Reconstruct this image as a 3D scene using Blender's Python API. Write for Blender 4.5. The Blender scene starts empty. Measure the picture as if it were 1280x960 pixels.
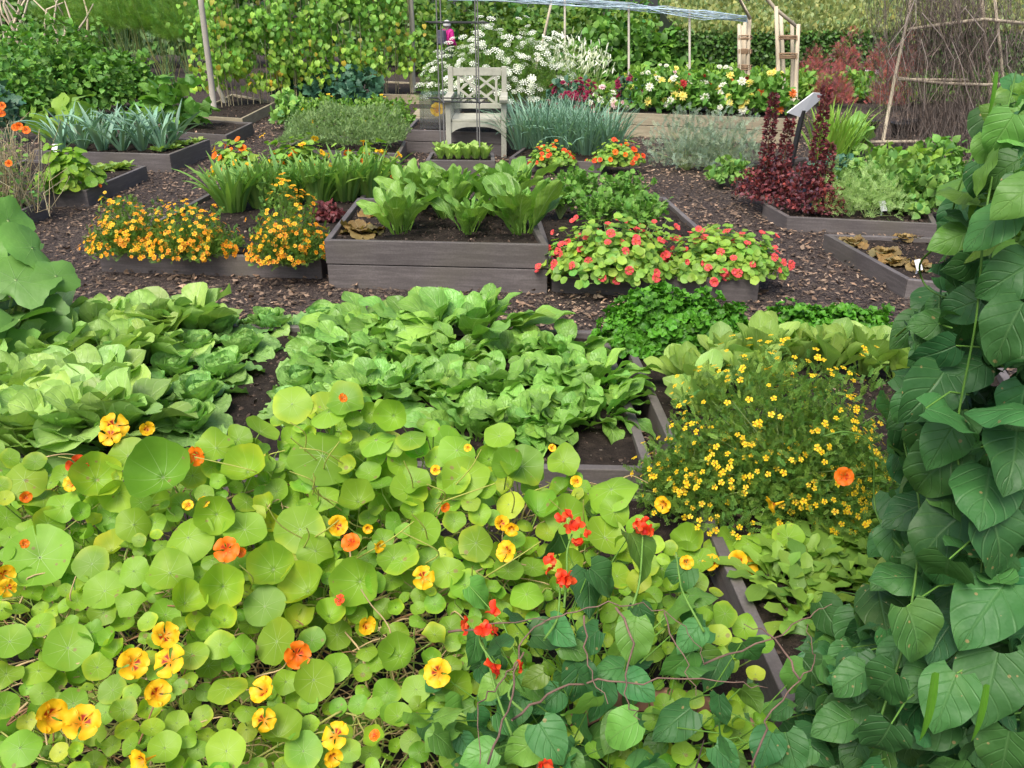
import bpy, math, random
import numpy as np
from mathutils import Vector, Matrix, noise

random.seed(11)
rng = np.random.default_rng(11)
PI = math.pi
FL, HC = 1080.0, 1.8
TH = math.atan(485 / FL)
CT, ST = math.cos(TH), math.sin(TH)

scene = bpy.context.scene
COL = scene.collection


# ------------------------------------------------------------------ projection helpers
def G(px, py, z=0.0):
    u, v = (px - 640) / FL, (480 - py) / FL
    dy, dz = v * ST + CT, v * CT - ST
    t = (z - HC) / dz
    return np.array([u * t, dy * t, z])


def A(px, py, Y):
    u, v = (px - 640) / FL, (480 - py) / FL
    dy, dz = v * ST + CT, v * CT - ST
    t = Y / dy
    return np.array([u * t, Y, HC + dz * t])


def mpp(P):                       # metres per photo pixel at a world point
    return (P[1] * CT + (HC - P[2]) * ST) / FL


def unit(a):
    a = np.asarray(a, float)
    return a / np.maximum(np.linalg.norm(a, axis=-1, keepdims=True), 1e-9)


# ------------------------------------------------------------------ templates
class T:
    def __init__(s, V, F, UV=None, C=None):
        s.V = np.asarray(V, float)
        s.F = np.asarray(F, int)
        s.UV = np.zeros((len(s.V), 2)) + .5 if UV is None else np.asarray(UV, float)
        s.C = np.ones((len(s.V), 3)) if C is None else np.asarray(C, float)


def grid_faces(n, m, wrap=False):
    f = []
    for i in range(n):
        for j in range(m):
            a = i * (m + (0 if wrap else 1)) + j
            w = m if wrap else m + 1
            jn = (j + 1) % m if wrap else j + 1
            f.append((i * w + j, i * w + jn, (i + 1) * w + jn, (i + 1) * w + j))
    return np.array(f)


PROF = dict(
    spat=[(0, .16), (.15, .2), (.35, .5), (.6, .95), (.78, 1), (.92, .72), (1, .12)],
    ovate=[(0, .3), (.08, .7), (.22, .97), (.35, 1), (.55, .85), (.75, .5), (.9, .2), (1, .02)],
    heart=[(0, .5), (.04, .74), (.1, .9), (.2, .99), (.3, 1), (.42, .95), (.55, .83), (.68, .66), (.79, .47), (.88, .28), (.95, .12), (1, .01)],
    oval=[(0, .12), (.12, .45), (.3, .85), (.5, 1), (.7, .92), (.88, .55), (1, .1)],
    chard=[(0, .13), (.2, .15), (.32, .5), (.46, .88), (.6, 1), (.74, .96), (.86, .76), (.95, .45), (1, .12)],
    lance=[(0, .3), (.2, .8), (.4, 1), (.7, .7), (.9, .3), (1, .03)],
    strap=[(0, .8), (.3, 1), (.6, .85), (.85, .45), (1, .05)],
    petal=[(0, .12), (.3, .2), (.5, .62), (.75, 1), (.92, .85), (1, .45)],
    round=[(0, .2), (.1, .62), (.3, .93), (.5, 1), (.72, .9), (.9, .58), (1, .2)],
)


def T_leaf(prof='oval', W=.3, curve=.6, cup=.3, ruf=0., rn=4, nl=7, nw=4, back=0., crk=0., lobes=0., seed=0, twist=0.):
    r = np.random.default_rng(seed)
    t = np.linspace(0, 1, nl + 1)
    s = np.linspace(-1, 1, nw + 1)
    pr = np.array(PROF[prof])
    w = np.interp(t, pr[:, 0], pr[:, 1]) * W
    if lobes:
        w = w * (1 - lobes * (.5 + .5 * np.cos(t * rn * 2 * PI)))
    ang = -curve * (t ** 1.4)
    cy = np.concatenate([[0], np.cumsum(np.cos((ang[1:] + ang[:-1]) / 2)) / nl])
    cz = np.concatenate([[0], np.cumsum(np.sin((ang[1:] + ang[:-1]) / 2)) / nl])
    ph = r.uniform(0, 6.28, 2)
    V, UV = [], []
    q1, q2, q3 = r.uniform(0, 6.28, 3)
    tc = np.array([[crk * (math.sin(17 * a + q1 + 2 * b) * math.sin(4.5 * b + q2) + .7 * math.sin(9 * a - 5 * b + q3)) for b in s] for a in t])
    for i in range(nl + 1):
        tw = twist * (t[i] - .3)
        for j in range(nw + 1):
            x = s[j] * w[i]
            n = cup * s[j] ** 2 * w[i] + ruf * abs(s[j]) ** 1.5 * math.sin(rn * 6.28 * t[i] + ph[0 if s[j] < 0 else 1]) * min(1, w[i] / max(W, 1e-6) * 1.5)
            if abs(s[j]) > 1e-3:
                n += tc[i, j]
            al = -back * s[j] ** 2 * math.exp(-7 * t[i])
            xx, nn = x * math.cos(tw) - n * math.sin(tw), x * math.sin(tw) + n * math.cos(tw)
            V.append((xx, cy[i] + math.cos(ang[i]) * al - math.sin(ang[i]) * nn, cz[i] + math.sin(ang[i]) * al + math.cos(ang[i]) * nn))
            UV.append((.5 + .5 * s[j], t[i]))
    return T(V, grid_faces(nl, nw), UV)


def T_disc(nr=4, na=18, cup=.15, wav=.05, wn=3, edge=.04, seed=0, notch=0.):
    r = np.random.default_rng(seed)
    p = r.uniform(0, 6.28, 4)
    V, UV = [], []
    rr = [.03] + list(np.linspace(.03, 1, nr + 1)[1:])
    for q in rr:
        for k in range(na):
            a = 2 * PI * k / na
            R = q * (1 + q * (edge * math.cos(5 * a + p[0]) + edge * .8 * math.cos(2 * a + p[1]) + (edge * .5 if k % 2 else 0)) - (notch * q * max(0, math.cos(a)) ** 12))
            z = cup * q * q + wav * q * q * math.sin(wn * a + p[2]) + wav * .5 * q ** 3 * math.sin(wn * 2 * a + p[3])
            V.append((R * math.cos(a), R * math.sin(a), z))
            UV.append((.5 + .5 * q * math.cos(a), .5 + .5 * q * math.sin(a)))
    F = list(grid_faces(len(rr) - 1, na, True))
    c = len(V)
    V.append((0, 0, 0)); UV.append((.5, .5))
    for k in range(0, na, 2):
        F.append((c, k, (k + 1) % na, (k + 2) % na))
    return T(V, [tuple(f) for f in F], UV)


def T_tube(ratio=.01, curve=.5, nl=5, sides=4, taper=.7, wig=0., seed=0):
    r = np.random.default_rng(seed)
    V = []
    y = z = x = 0.
    for i in range(nl + 1):
        t = i / nl
        a = curve * (t - .0)
        if i:
            y += math.cos(a) / nl; z -= math.sin(a) / nl
            x += r.normal() * wig / nl; z += r.normal() * wig / nl
        q = ratio * (1 - (1 - taper) * t)
        for k in range(sides):
            b = 2 * PI * k / sides
            V.append((x + q * math.cos(b), y + math.sin(a) * q * math.sin(b), z + math.cos(a) * q * math.sin(b)))
    return T(V, grid_faces(nl, sides, True))


def join(items):                 # [(T, Matrix3, offset, scale, colour)]
    V, F, U, C, n = [], [], [], [], 0
    for t, R, o, s, c in items:
        V.append((t.V * s) @ np.asarray(R).T + np.asarray(o))
        F.append(t.F + n); U.append(t.UV); C.append(t.C * np.asarray(c)); n += len(t.V)
    return T(np.concatenate(V), np.concatenate(F), np.concatenate(U), np.concatenate(C))


def smooth(pts, k=5):
    p = np.asarray(pts, float)
    if len(p) < 3: return p
    q = np.concatenate([[2 * p[0] - p[1]], p, [2 * p[-1] - p[-2]]])
    o = []
    for i in range(1, len(q) - 2):
        for t in np.linspace(0, 1, k, endpoint=False):
            a, b, c, d = q[i - 1], q[i], q[i + 1], q[i + 2]
            o.append(.5 * (2 * b + (c - a) * t + (2 * a - 5 * b + 4 * c - d) * t * t + (3 * b - a - 3 * c + d) * t ** 3))
    o.append(p[-1])
    return np.array(o)


def frames(f, u):
    y = unit(f)
    x = unit(np.cross(y, u))
    z = np.cross(x, y)
    return np.stack([x, y, z], -1)


def frame1(f, u):
    return frames(np.array([f], float), np.array([u], float))[0]


def T_sprig(pairs=6, ll=.24, w=.028, curve=.5, tip=True, seed=0, spread=1.0):
    r = np.random.default_rng(seed)
    V, F = [], []

    def strip(p, d, L, wd):
        d = unit(d); sx = unit(np.cross(d, (0, 0, 1.0)) + 1e-6) * wd
        n = len(V)
        m = p + d * L * .55
        V.extend([p - sx * .4, p + sx * .4, m + sx, m - sx, p + d * L + sx * .15, p + d * L - sx * .15])
        F.extend([(n, n + 1, n + 2, n + 3), (n + 3, n + 2, n + 4, n + 5)])
    y = z = 0.
    pts = [np.array([0., 0, 0])]
    for i in range(pairs + 1):
        a = -curve * (i / pairs)
        y += math.cos(a) / (pairs + 1); z += math.sin(a) / (pairs + 1)
        pts.append(np.array([0, y, z]))
    strip(pts[0], pts[-1] - pts[0], 1.0, w * .35)
    for i in range(1, pairs + 1):
        q = ll * (1 - .45 * abs(i / pairs - .4)) * spread
        for sd in (-1, 1):
            strip(pts[i], np.array([sd, .75 + r.normal() * .15, .25 + r.normal() * .3]), q * r.uniform(.8, 1.15), w)
    return T(V, F)


# ------------------------------------------------------------------ mesh builder
class MB:
    def __init__(s):
        s.V, s.F, s.U, s.C, s.M, s.n = [], [], [], [], [], 0

    def add(s, t, P=(0, 0, 0), R=None, S=1., C=(1, 1, 1), m=0):
        R = np.eye(3) if R is None else R
        V = (t.V * S) @ np.asarray(R).T + np.asarray(P)
        s.V.append(V); s.F.append(t.F + s.n); s.U.append(t.UV); s.C.append(t.C * np.asarray(C))
        s.M.append(np.full(len(t.F), m)); s.n += len(V)
        return s

    def scatter(s, ts, P, R, S, C, m=0):
        P = np.asarray(P, float); n = len(P)
        if n == 0:
            return s
        if isinstance(ts, T):
            ts = [ts]
        which = rng.integers(0, len(ts), n)
        S = np.asarray(S, float)
        if S.ndim == 0:
            S = np.full(n, float(S))
        if S.ndim == 1:
            S = np.stack([S] * 3, -1)
        C = np.broadcast_to(np.asarray(C, float), (n, 3))
        for k, t in enumerate(ts):
            q = np.where(which == k)[0]
            if len(q) == 0:
                continue
            V = np.einsum('nij,nvj->nvi', R[q], t.V[None] * S[q][:, None, :]) + P[q][:, None, :]
            nv = len(t.V)
            F = t.F[None] + (np.arange(len(q)) * nv)[:, None, None] + s.n
            s.V.append(V.reshape(-1, 3)); s.F.append(F.reshape(-1, 4))
            s.U.append(np.tile(t.UV, (len(q), 1)))
            s.C.append((t.C[None] * C[q][:, None, :]).reshape(-1, 3))
            s.M.append(np.full(len(q) * len(t.F), m)); s.n += nv * len(q)
        return s

    def tube(s, pts, r0, r1=None, sides=6, C=(1, 1, 1), m=0, cap=True):
        pts = np.asarray(pts, float)
        r1 = r0 if r1 is None else r1
        n = len(pts)
        d = unit(np.gradient(pts, axis=0))
        ref = np.array([0, 0, 1.0]) if abs(d[0][2]) < .9 else np.array([1.0, 0, 0])
        V = []
        for i in range(n):
            x = unit(np.cross(d[i], ref)); y = np.cross(d[i], x)
            r = r0 + (r1 - r0) * i / (n - 1)
            for k in range(sides):
                a = 2 * PI * k / sides
                V.append(pts[i] + r * (x * math.cos(a) + y * math.sin(a)))
        F = [tuple(f) for f in grid_faces(n - 1, sides, True)]
        if cap and sides >= 4:
            for o in (0, (n - 1) * sides):
                if sides == 4:
                    F.append((o, o + 1, o + 2, o + 3))
                elif sides == 6:
                    F.append((o, o + 1, o + 2, o + 3)); F.append((o, o + 3, o + 4, o + 5))
                elif sides == 8:
                    F.append((o, o + 1, o + 2, o + 3)); F.append((o, o + 3, o + 4, o + 7)); F.append((o + 4, o + 5, o + 6, o + 7))
        return s.add(T(V, F), C=C, m=m)

    def hexa(s, b, t, C=(1, 1, 1), m=0):            # bottom 4 and top 4 corners
        V = list(b) + list(t)
        F = [(3, 2, 1, 0), (4, 5, 6, 7)] + [(i, (i + 1) % 4, 4 + (i + 1) % 4, 4 + i) for i in range(4)]
        return s.add(T(V, F), C=C, m=m)

    def box(s, c, sz, R=None, C=(1, 1, 1), m=0):
        x, y, z = np.array(sz) / 2
        V = [(-x, -y, -z), (x, -y, -z), (x, y, -z), (-x, y, -z), (-x, -y, z), (x, -y, z), (x, y, z), (-x, y, z)]
        F = [(3, 2, 1, 0), (4, 5, 6, 7)] + [(i, (i + 1) % 4, 4 + (i + 1) % 4, 4 + i) for i in range(4)]
        return s.add(T(V, F), P=c, R=R, C=C, m=m)

    def mesh(s, name, mats, smooth=True):
        V = np.concatenate(s.V); F = np.concatenate(s.F); U = np.concatenate(s.U); C = np.concatenate(s.C); M = np.concatenate(s.M)
        me = bpy.data.meshes.new(name)
        me.vertices.add(len(V)); me.vertices.foreach_set('co', V.ravel())
        me.loops.add(len(F) * 4); me.loops.foreach_set('vertex_index', F.ravel())
        me.polygons.add(len(F)); me.polygons.foreach_set('loop_start', np.arange(len(F)) * 4)
        me.polygons.foreach_set('loop_total', np.full(len(F), 4))
        me.polygons.foreach_set('material_index', M.astype(int))
        me.polygons.foreach_set('use_smooth', np.full(len(F), smooth))
        me.update(calc_edges=True)
        uv = me.uv_layers.new(name='UVMap')
        uv.data.foreach_set('uv', U[F.ravel()].ravel())
        ca = me.color_attributes.new('tint', 'FLOAT_COLOR', 'POINT')
        ca.data.foreach_set('color', np.concatenate([C, np.ones((len(C), 1))], 1).ravel())
        for m in (mats if isinstance(mats, (list, tuple)) else [mats]):
            me.materials.append(m)
        return me


# ------------------------------------------------------------------ objects
def tag(o, label=None, cat=None, group=None, kind=None):
    if label: o['label'] = label
    if cat: o['category'] = cat
    if group: o['group'] = group
    if kind: o['kind'] = kind
    return o


def obj(name, me, parent=None, bevel=0):
    o = bpy.data.objects.new(name, me)
    COL.objects.link(o)
    if parent: o.parent = parent
    if bevel:
        b = o.modifiers.new('bevel', 'BEVEL'); b.width = bevel; b.segments = 2; b.limit_method = 'ANGLE'
    return o


def thing(name, label, cat, loc=(0, 0, 0), rz=0., sc=1., group=None):
    o = bpy.data.objects.new(name, None)
    o.empty_display_size = .1
    COL.objects.link(o)
    o.location = tuple(loc); o.rotation_euler = (0, 0, rz)
    o.scale = (sc, sc, sc) if np.isscalar(sc) else tuple(sc)
    return tag(o, label, cat, group)


def put(spec, name, label, cat, loc, rz=0., sc=1., group=None):
    """an instance of a plant: an Empty and one object per part (mesh data shared by the copies)"""
    t = thing(name, label, cat, loc, rz, sc, group)
    for it in spec:
        nm, me = it[0], it[1]
        o = obj(nm, me, t)
        if len(it) > 2 and it[2] is not None:
            o.matrix_local = it[2]
        if len(it) > 3 and it[3]:
            o['kind'] = it[3]
    return t


def M4(P, R, S=1.):
    m = Matrix.Identity(4)
    for i in range(3):
        for j in range(3):
            m[i][j] = float(R[i][j]) * S
        m[i][3] = float(P[i])
    return m


# ------------------------------------------------------------------ materials
class NT:
    def __init__(s, name):
        s.m = bpy.data.materials.new(name); s.m.use_nodes = True
        s.t = s.m.node_tree; s.t.nodes.clear()
        s.out = s.n('ShaderNodeOutputMaterial')

    def n(s, ty, **kw):
        x = s.t.nodes.new(ty)
        for k, v in kw.items():
            setattr(x, k, v)
        return x

    def l(s, a, b):
        s.t.links.new(a, b)

    def math(s, op, a, b=None, c=None, clamp=False):
        x = s.n('ShaderNodeMath', operation=op, use_clamp=clamp)
        for i, v in enumerate((a, b, c)):
            if v is None: continue
            if hasattr(v, 'links') or hasattr(v, 'is_linked'): s.l(v, x.inputs[i])
            else: x.inputs[i].default_value = v
        return x.outputs[0]

    def mix(s, fac, a, b, mode='MIX'):
        x = s.n('ShaderNodeMix', data_type='RGBA', blend_type=mode)
        x.clamp_factor = True
        for sock, v in ((x.inputs[0], fac), (x.inputs[6], a), (x.inputs[7], b)):
            if hasattr(v, 'is_linked'): s.l(v, sock)
            elif isinstance(v, (int, float)): sock.default_value = v
            else: sock.default_value = (*v, 1)
        return x.outputs[2]

    def noise(s, scale, detail=3, rough=.55, vec=None):
        x = s.n('ShaderNodeTexNoise')
        x.inputs['Scale'].default_value = scale; x.inputs['Detail'].default_value = detail; x.inputs['Roughness'].default_value = rough
        if vec is not None: s.l(vec, x.inputs['Vector'])
        return x.outputs['Fac']

    def bump(s, h, strength=.3, dist=.01):
        x = s.n('ShaderNodeBump'); x.inputs['Strength'].default_value = strength; x.inputs['Distance'].default_value = dist
        s.l(h, x.inputs['Height'])
        return x.outputs['Normal']

    def ramp(s, fac, stops):
        x = s.n('ShaderNodeValToRGB')
        e = x.color_ramp.elements
        while len(e) < len(stops): e.new(.5)
        for q, (p, c) in zip(e, stops):
            q.position = p; q.color = (*c, 1)
        s.l(fac, x.inputs[0])
        return x.outputs[0]

    def princ(s, col, rough=.5, spec=.4, nrm=None, **kw):
        p = s.n('ShaderNodeBsdfPrincipled')
        if hasattr(col, 'is_linked'): s.l(col, p.inputs['Base Color'])
        else: p.inputs['Base Color'].default_value = (*col, 1)
        if hasattr(rough, 'is_linked'): s.l(rough, p.inputs['Roughness'])
        else: p.inputs['Roughness'].default_value = rough
        p.inputs['Specular IOR Level'].default_value = spec
        if nrm is not None: s.l(nrm, p.inputs['Normal'])
        for k, v in kw.items():
            p.inputs[k].default_value = v
        return p.outputs[0]

    def done(s, sh):
        s.l(sh, s.out.inputs[0])
        return s.m


def leafmat(name, base, veins='pinnate', vcol=None, rough=.5, trans=.3, vstr=.35, nscale=25., bump=.35, spec=.4, nv=7., blot=.25, quilt=0., spots=0.):
    k = NT(name)
    at = k.n('ShaderNodeAttribute', attribute_name='tint').outputs['Color']
    geo = k.n('ShaderNodeNewGeometry')
    tc = k.n('ShaderNodeTexCoord')
    n1 = k.noise(nscale, 3, vec=tc.outputs['Object'])
    c = k.mix(1., base, at, 'MULTIPLY')
    lo = k.mix(1., c, (1 - blot, 1 - blot * .8, 1 - blot), 'MULTIPLY')
    hi = k.mix(1., c, (1 + blot, 1 + blot * .7, 1 + blot * .8), 'MULTIPLY')
    c = k.mix(n1, lo, hi)
    nrm = None
    if spots:
        vs = k.n('ShaderNodeTexVoronoi'); vs.inputs['Scale'].default_value = spots; k.l(tc.outputs['Object'], vs.inputs['Vector'])
        sc_ = k.n('ShaderNodeSeparateColor'); k.l(vs.outputs['Color'], sc_.inputs[0])
        sp = k.math('MULTIPLY', k.math('LESS_THAN', vs.outputs['Distance'], k.math('MULTIPLY', sc_.outputs[1], .32)), k.math('GREATER_THAN', sc_.outputs[0], .86))
        c = k.mix(k.math('MULTIPLY', sp, .75), c, (.3, .22, .09))
        big = k.math('SUBTRACT', k.noise(4.5, 3, .6, tc.outputs['Object']), .56, clamp=True)
        c = k.mix(k.math('MULTIPLY', big, 3.2, clamp=True), c, k.mix(1., c, (1.7, 1.2, .9), 'MULTIPLY'))
    if veins:
        uv = k.n('ShaderNodeUVMap').outputs[0]
        sx = k.n('ShaderNodeSeparateXYZ'); k.l(uv, sx.inputs[0])
        u = k.math('SUBTRACT', sx.outputs[0], .5); v = sx.outputs[1]
        if veins == 'pinnate':
            au = k.math('ABSOLUTE', u)
            mid = k.math('SUBTRACT', 1., k.math('MULTIPLY', au, 28.), clamp=True)
            q = k.math('SUBTRACT', k.math('MULTIPLY', v, nv), k.math('MULTIPLY', au, nv * .75))
            fr = k.math('ABSOLUTE', k.math('SUBTRACT', k.math('FRACT', q), .5))
            side = k.math('SUBTRACT', 1., k.math('MULTIPLY', fr, 9.), clamp=True)
            vein = k.math('MAXIMUM', mid, k.math('MULTIPLY', side, .55))
        else:
            vv = k.math('SUBTRACT', v, .5)
            an = k.math('MULTIPLY', k.math('ARCTAN2', vv, u), 9 / (2 * PI))
            rr = k.math('SQRT', k.math('ADD', k.math('MULTIPLY', u, u), k.math('MULTIPLY', vv, vv)))
            fr = k.math('ABSOLUTE', k.math('SUBTRACT', k.math('FRACT', an), .5))
            wd = k.math('MULTIPLY', k.math('MULTIPLY', fr, rr), 120.)
            line = k.math('SUBTRACT', 1., wd, clamp=True)
            line = k.math('MULTIPLY', line, k.math('SUBTRACT', 1.15, k.math('MULTIPLY', rr, 2.2), clamp=True))
            dot = k.math('SUBTRACT', 1.3, k.math('MULTIPLY', rr, 40.), clamp=True)
            vein = k.math('MAXIMUM', k.math('MULTIPLY', line, .75), k.math('MULTIPLY', dot, 1.15))
        c = k.mix(k.math('MULTIPLY', vein, vstr, clamp=True), c, vcol or (.45, .6, .3))
        h = k.math('ADD', k.math('MULTIPLY', vein, -.7), k.math('MULTIPLY', k.noise(nscale * 3, 2, vec=tc.outputs['Object']), .8))
        nrm = k.bump(h, bump, .004)
        if quilt:
            vo = k.n('ShaderNodeTexVoronoi'); vo.inputs['Scale'].default_value = quilt; vo.feature = 'SMOOTH_F1'
            k.l(tc.outputs['Object'], vo.inputs['Vector'])
            b2 = k.n('ShaderNodeBump'); b2.inputs['Strength'].default_value = .45; b2.inputs['Distance'].default_value = .008; b2.invert = True
            k.l(vo.outputs['Distance'], b2.inputs['Height']); k.l(nrm, b2.inputs['Normal'])
            nrm = b2.outputs['Normal']
    p = k.princ(c, rough, spec, nrm)
    tr = k.n('ShaderNodeBsdfTranslucent')
    k.l(k.mix(1., c, (1.15, 1.25, .6), 'MULTIPLY'), tr.inputs[0])
    mx = k.n('ShaderNodeMixShader'); mx.inputs[0].default_value = trans
    k.l(p, mx.inputs[1]); k.l(tr.outputs[0], mx.inputs[2])
    return k.done(mx.outputs[0])


def plainmat(name, base, rough=.6, nscale=8., var=.2, bump=.2, stretch=None, spec=.35, tint=True, metallic=0.):
    k = NT(name)
    tc = k.n('ShaderNodeTexCoord')
    vec = tc.outputs['Object']
    if stretch:
        mp = k.n('ShaderNodeMapping'); mp.inputs['Scale'].default_value = stretch
        k.l(vec, mp.inputs[0]); vec = mp.outputs[0]
    n1 = k.noise(nscale, 5, .6, vec); n2 = k.noise(nscale * 6, 3, .6, vec)
    nn = k.math('ADD', k.math('MULTIPLY', n1, .65), k.math('MULTIPLY', n2, .35))
    c = k.ramp(nn, [(.25, tuple(b * (1 - var * 1.6) for b in base)), (.5, base), (.75, tuple(min(1, b * (1 + var * 1.6)) for b in base))])
    if tint:
        at = k.n('ShaderNodeAttribute', attribute_name='tint').outputs['Color']
        c = k.mix(1., c, at, 'MULTIPLY')
    return k.done(k.princ(c, rough, spec, k.bump(nn, bump, .01), Metallic=metallic))


M = {}
M['nast'] = leafmat('nasturtium_leaf', (.225, .415, .033), 'radial', (.62, .78, .4), .5, .36, .85, 12, spots=46)
M['nast_far'] = leafmat('nasturtium_leaf_small', (.25, .44, .06), 'radial', (.5, .68, .3), .5, .32, .5, 12)
M['chic'] = leafmat('chicory_leaf', (.3, .48, .115), 'pinnate', (.5, .65, .3), .42, .24, .45, 14, .8, nv=6, quilt=32)
M['lett'] = leafmat('lettuce_leaf', (.27, .5, .13), 'pinnate', (.42, .6, .25), .42, .24, .4, 30, .9, nv=8, quilt=60)
M['spin'] = leafmat('spinach_leaf', (.215, .43, .075), 'pinnate', (.42, .6, .22), .38, .24, .4, 22, .9, nv=7, quilt=48)
M['beetl'] = leafmat('beet_leaf', (.19, .37, .06), 'pinnate', (.45, .62, .28), .4, .25, .5, 22, .6, nv=7, quilt=36)
M['pale'] = leafmat('pale_lettuce_leaf', (.3, .47, .1), 'pinnate', (.55, .7, .3), .45, .3, .4, 18, .6, nv=8)
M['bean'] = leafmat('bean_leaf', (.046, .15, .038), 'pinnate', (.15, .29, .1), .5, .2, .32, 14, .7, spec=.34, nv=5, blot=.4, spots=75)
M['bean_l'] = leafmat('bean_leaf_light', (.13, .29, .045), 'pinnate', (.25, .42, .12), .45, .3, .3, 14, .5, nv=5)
M['squash'] = leafmat('squash_leaf', (.12, .29, .055), 'radial', (.3, .46, .2), .5, .25, .6, 10, .7)
M['parsley'] = leafmat('parsley_leaf', (.085, .27, .02), None, None, .5, .25, 0, 40)
M['soft'] = leafmat('soft_leaf', (.2, .38, .08), None, None, .55, .3, 0, 12)
M['mound'] = leafmat('clipped_herb', (.24, .37, .14), None, None, .65, .25, 0, 8)
M['veg'] = leafmat('vegetable_leaf', (.15, .34, .05), 'pinnate', (.3, .5, .2), .5, .3, .3, 12, .5)
M['mari'] = leafmat('marigold_foliage', (.15, .29, .045), None, None, .6, .3, 0, 8)
M['petal'] = leafmat('petals', (1, 1, 1), None, None, .55, .3, 0, 60, blot=.06)
M['leek'] = leafmat('leek_leaf', (.2, .36, .25), None, None, .45, .2, 0, 6)
M['stem'] = plainmat('green_stem', (.3, .4, .14), .55, 20, .15)
M['dry'] = plainmat('dry_stem', (.4, .34, .2), .7, 15, .25)
M['twig'] = plainmat('twig_bark', (.15, .12, .1), .8, 20, .3)
M['palewood'] = plainmat('peeled_stick', (.5, .43, .31), .75, 10, .2, stretch=(1, 1, .2))
M['redleaf'] = leafmat('red_orach_leaf', (.17, .045, .05), None, None, .5, .25, 0, 12)
M['redsoft'] = leafmat('red_plume', (.42, .14, .14), None, None, .6, .3, 0, 6)
M['brownleaf'] = leafmat('brown_lettuce_leaf', (.27, .19, .07), 'pinnate', (.35, .3, .15), .5, .25, .4, 20, .6)
M['kale'] = leafmat('kale_leaf', (.06, .17, .095), 'pinnate', (.25, .38, .25), .45, .15, .3, 20, .6)
M['silver'] = leafmat('silver_foliage', (.32, .42, .3), None, None, .65, .25, 0, 8)
M['hedge'] = leafmat('hedge_leaf', (.075, .17, .03), None, None, .45, .2, 0, 3)
M['hedgetop'] = leafmat('hedge_new_growth', (.29, .35, .12), None, None, .5, .3, 0, 3)
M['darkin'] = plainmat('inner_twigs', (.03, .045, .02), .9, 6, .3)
M['weathered'] = plainmat('weathered_teak', (.4, .4, .32), .75, 6, .18, .3, (1, 1, 1))
M['metal'] = plainmat('dark_metal', (.09, .09, .085), .5, 20, .2, .1, metallic=.5)
M['terracotta'] = plainmat('terracotta', (.34, .18, .12), .8, 14, .2)
M['white'] = plainmat('white_plastic', (.8, .8, .8), .4, 10, .05, 0)
M['black'] = plainmat('black_plastic', (.02, .02, .022), .4, 10, .2, .05)
M['net'] = plainmat('blue_netting', (.4, .5, .56), .6, 10, .2, .05)
M['skin'] = plainmat('skin', (.5, .3, .22), .5, 10, .05, .05, tint=False)


def board_mat(name, c1, c2):
    k = NT(name)
    tc = k.n('ShaderNodeTexCoord')
    n1 = k.noise(5, 6, .65, tc.outputs['Object']); n2 = k.noise(90, 3, .6, tc.outputs['Object'])
    n3 = k.noise(1.3, 3, .5, tc.outputs['Object'])
    c = k.mix(n1, c1, c2)
    mpb = k.n('ShaderNodeMapping'); mpb.inputs['Scale'].default_value = (1.2, 1.2, 14); k.l(tc.outputs['Object'], mpb.inputs[0])
    n4 = k.noise(3, 5, .7, mpb.outputs[0])
    c = k.mix(k.math('MULTIPLY', k.math('SUBTRACT', n4, .45, clamp=True), 3., clamp=True), c, tuple(x * 1.45 for x in c2))
    c = k.mix(k.math('MULTIPLY', n2, .7), c, tuple(x * .5 for x in c1))
    c = k.mix(k.math('MULTIPLY', k.math('SUBTRACT', n3, .5, clamp=True), 2.5, clamp=True), c, (.12, .11, .075))
    at = k.n('ShaderNodeAttribute', attribute_name='tint').outputs['Color']
    c = k.mix(1., c, at, 'MULTIPLY')
    return k.done(k.princ(c, .6, .4, k.bump(n2, .25, .004)))


M['board'] = board_mat('recycled_board', (.1, .087, .083), (.175, .155, .148))
M['plank'] = board_mat('pale_timber', (.33, .28, .18), (.47, .41, .28))
M['greyplank'] = board_mat('grey_timber', (.3, .27, .21), (.4, .37, .3))


def soil_mat():
    k = NT('dark_soil')
    tc = k.n('ShaderNodeTexCoord')
    n1 = k.noise(14, 8, .7, tc.outputs['Object']); n2 = k.noise(70, 4, .7, tc.outputs['Object'])
    c = k.ramp(n1, [(.3, (.012, .009, .007)), (.55, (.035, .026, .02)), (.75, (.07, .054, .04))])
    vo = k.n('ShaderNodeTexVoronoi'); vo.inputs['Scale'].default_value = 60; k.l(tc.outputs['Object'], vo.inputs['Vector'])
    fleck = k.math('LESS_THAN', vo.outputs['Distance'], .16)
    sel = k.math('GREATER_THAN', k.noise(23, 2, .5, tc.outputs['Object']), .58)
    c = k.mix(k.math('MULTIPLY', fleck, sel), c, (.3, .26, .2))
    h = k.math('ADD', n1, k.math('MULTIPLY', n2, .5))
    return k.done(k.princ(c, .9, .2, k.bump(h, 1., .03)))


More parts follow.
